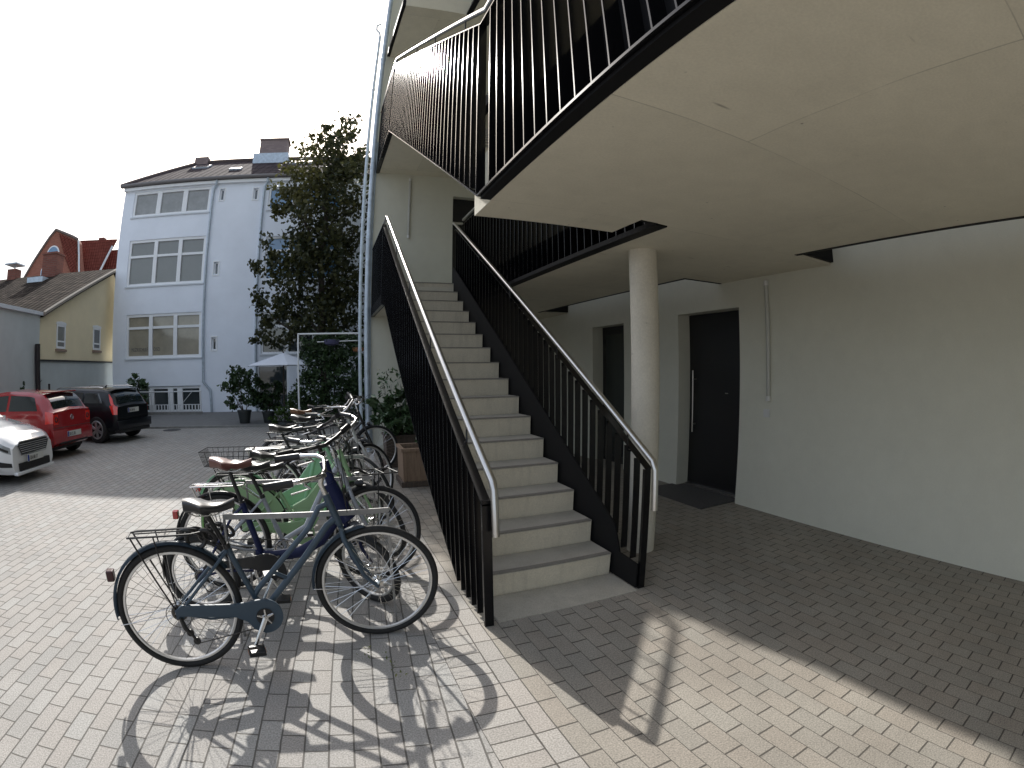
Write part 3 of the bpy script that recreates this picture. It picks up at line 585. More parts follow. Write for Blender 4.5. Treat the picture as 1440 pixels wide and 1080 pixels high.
# basement light well with white rail
rw = empty('basement_railing', (-5.86, 14.79, 0.045), math.radians(-3.5), label='white metal railing around the basement light well of the lilac building', cat='railing')
wl_ = MB(); wl_.box(-2.75, -0.02, 0.0, 0.02, 0.10, 0.09); wl_.build('kerb_wall', M_KERB, rw)
M_WHITEM = mat('white_metal', (0.70, 0.72, 0.74), 0.45)
b = MB(); b.cyl((-2.75, 0.04, 0.80), (0.02, 0.04, 0.80), 0.022, 10); b.build('top_rail', M_WHITEM, rw, smooth=True)
b = MB(); b.cyl((-2.75, 0.04, 0.34), (0.02, 0.04, 0.34), 0.012, 8); b.build('middle_rail', M_WHITEM, rw, smooth=True)
for x in (-2.72, -2.05, -1.28, -0.02): MB().cyl((x, 0.04, 0.09), (x, 0.04, 0.80), 0.025, 8).build('post', M_WHITEM, rw, smooth=True)
for i in range(21):
    x = -2.62 + i * 0.125
    if all(abs(x - q) > 0.05 for q in (-2.05, -1.28)): MB().box(x - 0.02, 0.03, 0.09, x + 0.02, 0.05, 0.33).build('picket', M_WHITEM, rw)
b = MB(); b.cyl((-1.1, 0.30, 0.12), (-0.45, 0.30, 0.78), 0.012, 6); b.build('brace', M_WHITEM, rw)

# ------------------------------------------------------------------ cream house, its grey base wall and the garage block
YX = -10.30
ch_ = empty('cream_house', (YX, 13.5, 0), label='low cream house with small windows and a mossy brown tiled roof', cat='house')
def Yl(y): return y - 13.5
b = MB(); b.prism([(Yl(10.72), 1.98), (Yl(17.6), 1.98), (Yl(17.6), 4.6), (Yl(16.35), 5.44), (Yl(10.72), 3.22)], -6.5, 0.0, axis='x'); b.build('wall', M_CREAM, ch_)
b = MB(); b.box(-6.5, Yl(10.72), -0.02, 0.012, Yl(17.6), 1.975); b.build('base_wall', M_GREYR, ch_)
b = MB(); b.box(0.0, Yl(10.75), 1.95, 0.05, Yl(17.6), 2.005); b.build('ledge', mat('dark_ledge', (0.03, 0.03, 0.03), 0.7), ch_)
roof_plane('roof', [(-9.0, Yl(10.66), 3.33), (0.16, Yl(10.66), 3.33), (0.16, Yl(16.35), 5.62), (-9.0, Yl(16.35), 5.62)], M_TILEO, ch_, 0.14)
roof_plane('roof', [(0.16, Yl(18.6), 4.4), (-9.0, Yl(18.6), 4.4), (-9.0, Yl(16.35), 5.62), (0.16, Yl(16.35), 5.62)], M_TILEO, ch_, 0.14)
b = MB(); b.tube([(0.19, Yl(10.7), 3.30), (0.19, Yl(16.35), 5.60), (0.19, Yl(17.8), 4.82)], 0.07, 6); b.build('verge', mat('verge_mortar', (0.30, 0.27, 0.23), 0.9), ch_)
for (yc, ww, z0, z1, mt, lb) in ((12.15, 0.62, 2.35, 3.10, M_BLIND, 'window with a grey roller shutter'), (15.01, 0.66, 2.40, 3.20, M_PANE, 'window with a dark shutter')):
    f = MB(); y0, y1 = Yl(yc - ww / 2), Yl(yc + ww / 2); t = 0.07
    f.box(0.002, y0, z0, 0.03, y0 + t, z1); f.box(0.002, y1 - t, z0, 0.03, y1, z1); f.box(0.002, y0 + t, z1 - t, 0.028, y1 - t, z1); f.box(0.002, y0 + t, z0, 0.028, y1 - t, z0 + t); f.box(0.002, y0 + t, z0 + 0.2, 0.026, y1 - t, z0 + 0.25)
    f.prism([(y0 - 0.05, z1), (y1 + 0.05, z1), (y1, z1 + 0.07), ((y0 + y1) / 2, z1 + 0.10), (y0, z1 + 0.07)], 0.002, 0.04, axis='x')
    fo = f.build('window', M_FRAME, ch_, label=lb)
    p = MB(); p.box(0.001, y0 + t, z0 + t, 0.012, y1 - t, z1 - t)
    p.build('shutter', mt, fo)
    MB().box(0.0, y0 - 0.05, z0 - 0.09, 0.07, y1 + 0.05, z0 - 0.02).build('sill', mat('brick_sill', (0.30, 0.22, 0.17), 0.85), fo)
cm_ = MB(); cm_.box(-3.52, Yl(15.9), 4.7, -2.78, Yl(16.6), 6.36); cc = cm_.build('chimney', M_CHIM, ch_, label='thick red brick chimney on the cream house'); 
MB().box(-3.56, Yl(15.86), 6.36, -2.74, Yl(16.64), 6.44).build('chimney_cap', M_CHIM, cc)
MB().box(-3.75, Yl(15.1), 4.9, -2.9, Yl(15.88), 5.32).build('flashing', M_GALV, cc)
sm = MB(); sm.box(-5.72, Yl(16.1), 5.1, -5.22, Yl(16.6), 5.98); sc = sm.build('chimney', M_CHIM, ch_, label='small chimney with a flat metal cowl')
MB().box(-5.84, Yl(15.95), 6.16, -5.10, Yl(16.75), 6.21).build('cowl', M_GALV, sc); MB().cyl((-5.47, Yl(16.35), 5.98), (-5.47, Yl(16.35), 6.16), 0.03).build('cowl_post', M_GALV, sc)
ga = empty('garage_block', (YX + 0.10, 8.0, 0), label='plain grey rendered garage block with pale coping behind the red car', cat='garage')
MB().box(-6.0, -7.5, -0.02, 0.0, 2.62, 3.24).build('wall', M_GREYR, ga); b = MB(); b.box(-6.05, -7.6, 3.24, 0.08, 2.70, 3.34); b.build('coping', M_ZINC, ga)
po = MB(); po.cyl((0.09, 2.39, 0), (0.09, 2.39, 2.42), 0.085, 14); tag(po.build('drain_pipe', mat('dark_brown_pipe', (0.02, 0.016, 0.018), 0.6), smooth=True), 'dark brown vertical pipe standing against the grey garage wall', 'pipe'); bpy.data.objects['drain_pipe'].location = (YX + 0.10, 8.0, 0)
po = MB(); po.cyl((0.2, 2.9, 0), (0.2, 2.9, 1.3), 0.035, 10); tag(po.build('short_pipe', mat('dark_brown_pipe', (0.02, 0.016, 0.018), 0.6), smooth=True), 'short thin dark pipe stub at the foot of the grey base wall', 'pipe'); bpy.data.objects['short_pipe'].location = (YX + 0.10, 8.0, 0)

# ------------------------------------------------------------------ red brick house far behind
def far(az, t, D): a = math.radians(az); return Vector((CAM.x + D * math.sin(a), CAM.y + D * math.cos(a), CAM.z + D * t))
rb = empty('brick_house', (-22.0, 32, 0), label='red brick house with a curved gable and arched window beyond the cream house', cat='house')
RO = Vector((-22.0, 32, 0))
prof = [(-26.9, 0), (-26.9, 7.6), (-26.4, 8.9), (-25.6, 10.0), (-24.8, 11.0), (-24.2, 11.75), (-23.63, 12.3), (-22.7, 11.95), (-21.8, 11.6), (-21.3, 11.35), (-21.15, 11.1), (-20.6, 8.8), (-20.3, 0)]
b = MB(); b.prism([(x - RO.x, z) for x, z in prof], 0.0, 0.5, axis='y'); b.build('gable_wall', M_BRICK, rb)
b = MB(); b.tube([(x - RO.x, -0.05, z + 0.05) for x, z in prof[1:10]], 0.10, 6); b.build('coping', mat('stone_coping', (0.16, 0.13, 0.12), 0.9), rb)
roof_plane('roof', [(-22.4 - RO.x, -0.12, 10.2), (-21.05 - RO.x, -0.12, 8.0), (-21.3 - RO.x, -0.12, 11.2), (-23.2 - RO.x, -0.12, 12.0)], M_TILER, rb, 0.05)
def arched(x, z, w_, h_, nm):
    pts = [(x - w_ / 2 - RO.x, z), (x + w_ / 2 - RO.x, z)] + [(x - RO.x + w_ / 2 * math.cos(t), z + h_ + w_ / 2 * math.sin(t)) for t in [math.pi * i / 12 for i in range(13)]]
    fo = MB().prism(pts, -0.06, -0.002, axis='y').build(nm, M_FRAME, rb)
    c = Vector((x - RO.x, z + h_ * 0.5)); q = [((px - c.x) * 0.82 + c.x, (pz - c.y) * 0.82 + c.y + 0.02) for px, pz in pts]
    MB().prism(q, -0.075, -0.061, axis='y').build('pane', M_PANEB, fo)
arched(-23.63, 10.45, 1.25, 0.05, 'arched_window'); arched(-24.4, 8.5, 0.6, 0.75, 'arched_window')
w_ = MB(); w_.box(-20.2 - RO.x, 0.4, 0, -13.0 - RO.x, 7, 8.2); w_.build('side_wing', M_BRICK, rb)
roof_plane('roof', [(-22.4 - RO.x, 0.6, 7.6), (-19.9 - RO.x, 0.6, 7.6), (-18.45 - RO.x, 1.6, 11.6), (-22.0 - RO.x, 1.6, 11.75)], M_TILER, rb)
roof_plane('roof', [(-21.0 - RO.x, 1.3, 7.6), (-13 - RO.x, 1.3, 7.6), (-13 - RO.x, 2.3, 10.95), (-20.8 - RO.x, 2.3, 10.95)], M_TILER, rb)
b = MB(); b.tube([(-21.2 - RO.x, -0.1, 11.3), (-21.0 - RO.x, -0.1, 10.2), (-20.75 - RO.x, -0.1, 8.3)], 0.08, 6); b.tube([(-18.65 - RO.x, 1.3, 11.0), (-19.9 - RO.x, 0.5, 7.6)], 0.09, 6); b.build('valley_flashing', M_ZINC, rb)
MB().box(-20.4 - RO.x, 2.0, 10.9, -19.9 - RO.x, 2.5, 11.95).build('chimney', M_CHIM, rb)

# ------------------------------------------------------------------ foliage
def leaf_mat(name, c1, c2, trans=0.25, rough=0.5, spec=0.4):
    m = bpy.data.materials.new(name); m.use_nodes = True; t = m.node_tree; n = t.nodes; L = t.links.new; b = n['Principled BSDF']; b.inputs['Roughness'].default_value = rough; b.inputs['Specular IOR Level'].default_value = spec
    g = n.new('ShaderNodeObjectInfo'); at = n.new('ShaderNodeAttribute'); at.attribute_name = 'tint'
    cr = n.new('ShaderNodeValToRGB'); cr.color_ramp.elements[0].color = (*c1, 1); cr.color_ramp.elements[1].color = (*c2, 1); L(at.outputs['Fac'], cr.inputs[0]); L(cr.outputs[0], b.inputs['Base Color'])
    tr = n.new('ShaderNodeBsdfTranslucent'); L(cr.outputs[0], tr.inputs[0]); mx = n.new('ShaderNodeMixShader'); mx.inputs[0].default_value = trans
    L(b.outputs[0], mx.inputs[1]); L(tr.outputs[0], mx.inputs[2]); L(mx.outputs[0], n['Material Output'].inputs[0]); return m
def leaves(name, pts, size, m, parent, rnd, elong=1.0, up=0.3, shape=4):
    """pts: list of (pos, tint). Every leaf is a folded diamond of two faces."""
    vs = []; fs = []; tints = []
    for p, ti in pts:
        s = size * rnd.uniform(0.65, 1.3); d = Vector((rnd.gauss(0, 1), rnd.gauss(0, 1), rnd.gauss(0, 1) + up)).normalized(); a = d.orthogonal().normalized()
        a = Matrix.Rotation(rnd.uniform(0, 6.28), 3, d) @ a; c = d.cross(a); k = len(vs); L_ = s * elong
        vs += [p - a * L_ * 0.5, p - a * L_ * 0.05 + c * s * 0.42 + d * s * 0.10, p + a * L_ * 0.5 - d * s * 0.08, p - a * L_ * 0.05 - c * s * 0.42 + d * s * 0.10]
        fs += [(k, k + 1, k + 2), (k, k + 2, k + 3)]; tints += [ti, ti]
    me = bpy.data.meshes.new(name); me.from_pydata([tuple(v) for v in vs], [], fs); me.materials.append(m)
    at = me.attributes.new('tint', 'FLOAT', 'FACE')
    for i, v in enumerate(tints): at.data[i].value = v
    o = bpy.data.objects.new(name, me); COL.objects.link(o); o.parent = parent; return o
M_BARK = mat('bark', (0.05, 0.04, 0.032), 0.9, noise=0.3, scale=12, bump=0.5, bscale=30)
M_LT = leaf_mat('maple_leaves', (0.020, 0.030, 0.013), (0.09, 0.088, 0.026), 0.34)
M_LD = leaf_mat('dark_shrub_leaves', (0.012, 0.030, 0.012), (0.05, 0.09, 0.03), 0.2)
M_LG = leaf_mat('bright_shrub_leaves', (0.035, 0.075, 0.015), (0.09, 0.15, 0.035), 0.3)
M_LL = leaf_mat('glossy_laurel_leaves', (0.030, 0.065, 0.025), (0.10, 0.16, 0.075), 0.18, rough=0.2, spec=0.7)
def blob_leaves(rnd, blobs, n, tint=lambda p, r: r.random()):
    pts = []; tot = sum(b_[3] ** 2 for b_ in blobs)
    for (cx, cy, cz, r_, *rest) in blobs:
        fy = rest[0] if rest else 1.0
        k = int(n * r_ * r_ / tot)
        # leaves hang in clumps inside the blob
        cl = [Vector((rnd.gauss(0, 1), rnd.gauss(0, 1), rnd.gauss(0, 1))).normalized() * r_ * rnd.uniform(0.45, 1.0) for _ in range(max(3, k // 22))]
        for _ in range(k):
            c = rnd.choice(cl); o_ = Vector((rnd.gauss(0, 1), rnd.gauss(0, 1), rnd.gauss(0, 0.8))) * r_ * 0.17
            p = Vector((cx, cy, cz)) + Vector(((c + o_).x, (c + o_).y * fy, (c + o_).z)); pts.append((p, tint(p, rnd)))
    return pts
def branch(mb, rnd, a, b_, r0, r1, n=6, wob=0.08):
    pts = [a.lerp(b_, i / n) + Vector((rnd.uniform(-wob, wob), rnd.uniform(-wob, wob), 0)) * (0 if i in (0, n) else 1) for i in range(n + 1)]
    mb.tube(pts, [r0 + (r1 - r0) * i / n for i in range(n + 1)], 7)
rnd = random.Random(3)
tr = empty('maple_tree', (-1.45, 12.6, 0.045), label='tall dark maple tree in front of the lilac building, its crown rising above the roof', cat='tree')
blobs = [(-0.95, 0, 7.35, 0.88), (-0.2, 0.2, 8.3, 1.05), (0.55, 0, 8.6, 0.9), (0.45, 0.2, 9.5, 0.55), (-0.50, 0, 9.1, 0.26), (-0.1, 0.1, 9.3, 0.4), (0.55, -0.2, 7.3, 1.15), (-0.3, 0.2, 6.7, 1.15), (-1.0, 0, 5.2, 0.95), (-1.75, 0, 4.75, 0.55), (-0.1, 0, 5.5, 1.2), (0.65, 0.1, 5.9, 1.1), (-1.75, 0.1, 3.5, 0.55), (-0.9, 0, 3.8, 1.0), (0.1, 0, 4.3, 1.2), (0.8, 0, 4.4, 1.0), (-1.9, 0, 2.65, 0.45), (-1.15, 0.1, 2.75, 0.8), (0.0, 0, 3.0, 1.0), (0.8, 0, 3.1, 0.9), (0.9, 0, 8.0, 0.7), (-1.35, 0.0, 6.8, 0.5)]
blobs = [(x, y * 1.5, z, r_, 1.5) for x, y, z, r_ in blobs]
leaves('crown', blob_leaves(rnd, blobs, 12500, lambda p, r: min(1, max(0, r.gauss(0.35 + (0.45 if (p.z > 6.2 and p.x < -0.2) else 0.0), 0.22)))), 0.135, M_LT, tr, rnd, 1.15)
tb = MB(); branch(tb, rnd, Vector((0.2, 0, -0.05)), Vector((0.05, 0, 4.0)), 0.14, 0.10); branch(tb, rnd, Vector((0.05, 0, 4.0)), Vector((0.0, 0, 9.3)), 0.10, 0.02, 8)
for a, c in ((Vector((0.1, 0, 2.2)), Vector((-1.2, 0.2, 4.8))), (Vector((0.1, 0, 3.0)), Vector((1.0, 0, 5.8))), (Vector((0.05, 0, 4.2)), Vector((-1.0, -0.2, 7.3))), (Vector((0.05, 0, 5.0)), Vector((0.7, 0.1, 8.4))), (Vector((0.1, 0, 1.9)), Vector((-1.8, 0, 3.4))), (Vector((0, 0, 6.5)), Vector((-0.5, 0, 9.4)))): branch(tb, rnd, a, c, 0.055, 0.012)
tb.build('trunk', M_BARK, tr, smooth=True)

M_POTD = mat('dark_plant_pot', (0.025, 0.03, 0.03), 0.6)
def shrub(loc, blobs, n, size, m, label, name='shrub', cat='shrub', pot=None, group=None, elong=1.4, stems=5, tint=None, seed=1, lname='foliage'):
    r = random.Random(seed); e = empty(name, loc, label=label, cat=cat, group=group)
    leaves(lname, blob_leaves(r, blobs, n, tint or (lambda p, q: q.random())), size, m, e, r, elong)
    b = MB(); z0 = pot[2] * 0.9 if pot else 0.0
    for _ in range(stems):
        c = r.choice(blobs); branch(b, r, Vector((r.uniform(-0.05, 0.05), r.uniform(-0.05, 0.05), z0 - 0.03)), Vector(c[:3]) + Vector((0, 0, c[3] * 0.5)), 0.014, 0.004, 4, 0.04)
    b.build('stem', M_BARK, e, smooth=True)
    if pot:
        p = MB(); p.tube([(0, 0, 0), (0, 0, pot[2] - 0.05), (0, 0, pot[2] - 0.048), (0, 0, pot[2])], [pot[0], pot[1], pot[1] * 1.08, pot[1] * 1.08], 20); p.build('pot', M_POTD, e, smooth=True)
    return e
shrub((-3.66, 11.45, 0.055), [(-0.15, 0, 1.25, 0.42), (0.25, 0, 1.15, 0.36), (-0.35, 0, 1.0, 0.3), (0.1, 0, 0.75, 0.38), (-0.28, 0, 0.62, 0.26), (0.35, 0, 0.65, 0.26)], 1500, 0.085, M_LD, 'leafy potted shrub in a dark pot left of the pale parasol', 'potted_shrub', pot=(0.15, 0.2, 0.36), group='potted plants at the foot of the lilac building', seed=11)
shrub((-2.95, 11.5, 0.055), [(0, 0, 0.55, 0.35), (0.25, 0, 0.9, 0.32), (-0.2, 0, 0.85, 0.28)], 900, 0.08, M_LD, 'dark bushy potted plant under the pale parasol', 'potted_shrub', pot=(0.14, 0.18, 0.3), group='potted plants at the foot of the lilac building', seed=12)
shrub((-2.35, 10.9, 0.0), [(0, 0, 0.35, 0.32), (0.4, 0, 0.3, 0.28), (-0.3, 0, 0.22, 0.2), (0.15, 0, 0.62, 0.25)], 1300, 0.06, M_LG, 'low bright green bush behind the last bicycles', 'low_bush', cat='bush', seed=13)
shrub((-8.15, 14.3, 0.05), [(0.05, 0, 1.25, 0.25), (-0.12, 0, 1.0, 0.28), (0.15, 0, 0.85, 0.28), (0.0, 0, 0.55, 0.3)], 420, 0.13, M_LL, 'broad leaved plant growing between the dark wagon and the lilac building', 'bushy_plant', cat='plant', seed=14, elong=1.8)
# hedge filling the white frame
he = shrub((-1.08, 10.35, 0.0), [(-0.7, 0, 1.0, 0.5), (-0.2, 0, 1.4, 0.55), (0.4, 0, 1.35, 0.55), (0.9, 0, 1.2, 0.55), (-0.5, 0, 0.5, 0.45), (0.1, 0, 0.6, 0.5), (0.7, 0, 0.6, 0.5), (0.1, 0.1, 1.9, 0.4), (0.7, 0.1, 1.9, 0.4), (-0.5, 0.2, 1.8, 0.35), (-0.5, 0.3, 2.1, 0.35), (0.0, 0.3, 2.15, 0.35), (0.5, 0.3, 2.2, 0.35)], 9000, 0.075, M_LD, 'dense dark green hedge standing behind the white metal frame', 'hedge', cat='hedge', seed=15, stems=14)
leaves_extra = None
shrub((-10.05, 9.45, 0.0), [(0.0, 0, 1.0, 0.16), (0.05, 0, 1.25, 0.12), (0.0, 0, 0.7, 0.2)], 200, 0.07, M_LD, 'thin dry climbing plant against the grey garage wall left of the dark pipe', 'climbing_plant', cat='plant', seed=16, group='climbing plants on the garage wall')
shrub((-10.05, 7.9, 0.0), [(0.0, 0, 0.9, 0.12), (0.05, 0.1, 1.3, 0.10), (0.0, -0.1, 1.1, 0.1)], 130, 0.07, M_LD, 'sparse dry climbing plant at the left edge of the garage wall', 'climbing_plant', cat='plant', seed=17, group='climbing plants on the garage wall')

# white metal frame, hanging baskets
fr = empty('metal_frame', (-1.13, 9.6, 0), label='white metal goal-like frame in front of the hedge', cat='frame')
MB().cyl((-0.80, 0, 0), (-0.80, 0, 2.385), 0.022, 10).build('post', M_WHITEM, fr, smooth=True); MB().cyl((0.78, 0, 0), (0.78, 0, 2.385), 0.022, 10).build('post', M_WHITEM, fr, smooth=True)
MB().cyl((-0.82, 0, 2.39), (0.80, 0, 2.40), 0.022, 10).build('crossbar', M_WHITEM, fr, smooth=True)
MB().cyl((-0.33, 0.55, 2.22), (0.85, 0.55, 2.25), 0.014, 8).build('rear_bar', M_WHITEM, fr, smooth=True)
for (x, z, c, lb, s_) in ((-1.08, 2.22, (0.05, 0.05, 0.11), 'dark blue hanging flower bowl under the white frame', 0.20), (-0.40, 2.02, (0.20, 0.08, 0.03), 'orange brown hanging flower bowl beside the thick downpipe', 0.15)):
    hbk = empty('hanging_bowl', (x, 9.75, z), label=lb, cat='hanging bowl')
    b = MB(); b.tube([(0, 0, -s_ * 0.55), (0, 0, -s_ * 0.4), (0, 0, 0), (0, 0, 0.03)], [s_ * 0.4, s_ * 0.85, s_, s_], 18); b.build('bowl', mat('bowl_' + str(len(MATS)), c, 0.7), hbk, smooth=True)
    b = MB(); b.cyl((0, 0, 0.02), (0, 0, 0.16), 0.004, 6); b.build('hook_wire', M_BLACK, hbk)
    leaves('foliage', [(Vector((rnd.uniform(-s_, s_), rnd.uniform(-s_, s_), rnd.uniform(0.0, 0.12))), rnd.random()) for _ in range(60)], 0.05, M_LD, hbk, rnd)
# parasol
pa = empty('parasol', (-2.42, 10.9, 0.05), label='pale open parasol among the potted plants before the lilac wall', cat='parasol')
b = MB(); NP = 8; R_ = 1.02; apex = b.b.verts.new((0, 0, 1.93)); rim = [b.b.verts.new((R_ * math.cos(2 * math.pi * i / NP + 0.2), R_ * math.sin(2 * math.pi * i / NP + 0.2), 1.60)) for i in range(NP)]
ap2 = b.b.verts.new((0, 0, 1.915)); rim2 = [b.b.verts.new((v.co.x * 0.995, v.co.y * 0.995, 1.585)) for v in rim]
for i in range(NP):
    j = (i + 1) % NP; b.b.faces.new((apex, rim[i], rim[j])); b.b.faces.new((ap2, rim2[j], rim2[i])); b.b.faces.new((rim[i], rim2[i], rim2[j], rim[j]))
b.build('canopy', mat('parasol_cloth', (0.62, 0.66, 0.74), 0.9), pa); MB().cyl((0, 0, 0), (0.0, 0, 1.96), 0.02, 10).build('pole', mat('dark_wood', (0.04, 0.03, 0.025), 0.7), pa, smooth=True)
b = MB()
for i in range(NP):
    a = 2 * math.pi * i / NP + 0.2; b.cyl((0, 0, 1.90), (R_ * 0.98 * math.cos(a), R_ * 0.98 * math.sin(a), 1.578), 0.007, 6)
b.build('ribs', M_BLACK, pa)
MB().tube([(0, 0, 0), (0, 0, 0.07)], [0.22, 0.2], 18).build('base', M_POTD, pa)
mc = MB(); mc.tube([(0, 0, 0.0015), (0, 0, 0.006)], 0.26, 24); o = mc.build('manhole_cover', mat('cast_iron', (0.03, 0.03, 0.03), 0.6), label='round dark manhole cover in the paving near the kerb', cat='manhole cover'); o.location = (-5.62, 10.45, 0)

# ================================================================== BICYCLES
M_TYRE = mat('tyre_rubber', (0.014, 0.014, 0.014), 0.75, noise=0.3, scale=50)
M_RIM = mat('aluminium_rim', (0.72, 0.71, 0.69), 0.38, metal=0.75)
M_CHROME = mat('silver_parts', (0.60, 0.60, 0.60), 0.22, metal=1.0)
M_BLKP = mat('black_plastic', (0.012, 0.012, 0.013), 0.38)
M_SADB = mat('black_saddle', (0.018, 0.018, 0.019), 0.30, spec=0.6)
M_SADR = mat('brown_saddle', (0.13, 0.045, 0.035), 0.32, spec=0.6)
M_REDL = mat('red_reflector', (0.35, 0.012, 0.01), 0.2, coat=1.0)
M_CHAIN = mat('chain_steel', (0.10, 0.095, 0.09), 0.4, metal=1.0)
M_ORANGE = mat('orange_reflector', (0.6, 0.18, 0.01), 0.3)
def paint(n, c): return mat(n, c, 0.35, coat=0.6)
P_BLUE = mat('steel_blue_paint', (0.036, 0.062, 0.090), 0.5, coat=0.15)
P_NAVY = mat('dark_navy_paint', (0.006, 0.011, 0.055), 0.42, spec=0.3); P_MINT = mat('mint_green_paint', (0.26, 0.42, 0.22), 0.4, coat=0.3); P_BLKB = paint('black_frame_paint', (0.010, 0.010, 0.011))
P_GREEN = mat('fresh_green_paint', (0.22, 0.44, 0.27), 0.4, coat=0.3); P_SILV = paint('silver_grey_paint', (0.30, 0.32, 0.35)); P_WHITE = paint('white_frame_paint', (0.55, 0.55, 0.53))

wheel_cache = {}
def wheel_parts(R, tw=0.020):
    key = (R, tw)
    if key not in wheel_cache:
        ty = MB(); ty.ring((0, 0, 0), (0, 1, 0), R - tw, tw, 72, 10, (1, 1)); t = ty.build('tyre', M_TYRE, smooth=True)
        rm = MB(); rm.ring((0, 0, 0), (0, 1, 0), R - 2 * tw - 0.005, 0.010, 72, 6, (1.0, 1.15)); r_ = rm.build('rim', M_RIM, smooth=True)
        sp = MB(); ri = R - 2 * tw - 0.012
        for i in range(36):
            a = 2 * math.pi * i / 36; side = 1 if i % 2 else -1; ha = a + (0.62 if (i // 2) % 2 else -0.62)
            sp.tube([(0.028 * math.cos(ha), side * 0.030, 0.028 * math.sin(ha)), (ri * math.cos(a), side * 0.004, ri * math.sin(a))], 0.0013, 3, cap=False)
        s_ = sp.build('spokes', M_CHROME)
        hb_ = MB(); hb_.tube([(0, -0.055, 0), (0, -0.040, 0), (0, -0.034, 0), (0, -0.030, 0), (0, -0.022, 0), (0, 0.022, 0), (0, 0.030, 0), (0, 0.034, 0), (0, 0.040, 0), (0, 0.055, 0)], [0.007, 0.012, 0.030, 0.030, 0.016, 0.016, 0.030, 0.030, 0.012, 0.007], 16)
        h_ = hb_.build('hub', M_CHROME, smooth=True)
        wheel_cache[key] = [t.data, r_.data, s_.data, h_.data]
        for o in (t, r_, s_, h_): bpy.data.objects.remove(o)
    return wheel_cache[key]
def wheel_at(parent, M, R, tw):
    # the wheel part itself is the tyre; rim, spokes and hub are its sub-parts
    td, rd, sd, hd = wheel_parts(R, tw)
    w = bpy.data.objects.new('wheel', td); COL.objects.link(w); w.parent = parent; w.matrix_local = M
    for nm, d in (('rim', rd), ('spokes', sd), ('hub', hd)):
        o = bpy.data.objects.new(nm, d); COL.objects.link(o); o.parent = w
    return w
def arc(cx, cz, r, a0, a1, n=18): return [(cx + r * math.cos(math.radians(a0 + (a1 - a0) * i / n)), cz + r * math.sin(math.radians(a0 + (a1 - a0) * i / n))) for i in range(n + 1)]
def fender_mesh(cx, cz, r, a0, a1, w=0.052, T=None, n=26):
    b = MB(); P = arc(cx, cz, r, a0, a1, n); rings = []
    for i, (x, z) in enumerate(P):
        a = math.atan2(z - cz, x - cx); rad = Vector((math.cos(a), 0, math.sin(a))); c = Vector((x, 0, z)); row = []
        for q in (-90, -55, -20, 20, 55, 90):
            qq = math.radians(q); row.append(b.b.verts.new(c + rad * (0.016 * math.cos(qq) - 0.012) + Vector((0, w / 2 * math.sin(qq), 0))))
        rings.append(row)
    for i in range(len(rings) - 1):
        for j in range(5): b.b.faces.new((rings[i][j], rings[i][j + 1], rings[i + 1][j + 1], rings[i + 1][j]))
    if T:
        for v in b.b.verts: v.co = T(v.co)
    bmesh.ops.solidify(b.b, geom=b.b.faces[:], thickness=0.0018)
    return b
def saddle(parent, x, z, m, tilt=0.0, L_=0.27):
    b = MB(); rings = []; n = 12
    for i in range(n + 1):
        t = i / n; xx = x - 0.115 + L_ * t
        hw = 0.085 * (math.sin(math.pi * min(1, (t + 0.06) / 0.72)) ** 0.6 if t < 0.33 else 1) if t < 0.33 else max(0.020, 0.087 * (1 - ((t - 0.33) / 0.67)) ** 1.35 + 0.020)
        if i == 0: hw = 0.045
        zz = z + 0.016 * math.cos((t - 0.05) * 5.2) + tilt * t
        th = 0.050 if t < 0.45 else 0.030
        rings.append([b.b.verts.new((xx, hw * math.cos(a), zz + (0.018 * math.sin(a) if math.sin(a) > 0 else th * math.sin(a)))) for a in [2 * math.pi * j / 14 for j in range(14)]])
    for i in range(n):
        for j in range(14): b.b.faces.new((rings[i][j], rings[i + 1][j], rings[i + 1][(j + 1) % 14], rings[i][(j + 1) % 14]))
    b.b.faces.new(rings[0]); b.b.faces.new(rings[-1][::-1])
    o = b.build('saddle', m, parent, smooth=True)
    r = MB()
    for s in (-1, 1): r.tube([(x - 0.09, s * 0.03, z - 0.035), (x - 0.05, s * 0.022, z - 0.055), (x + 0.05, s * 0.022, z - 0.055), (x + 0.13, s * 0.01, z - 0.02)], 0.0035, 6)
    r.build('saddle_rails', M_CHROME, o, smooth=True)
    return o
nbike = [0]
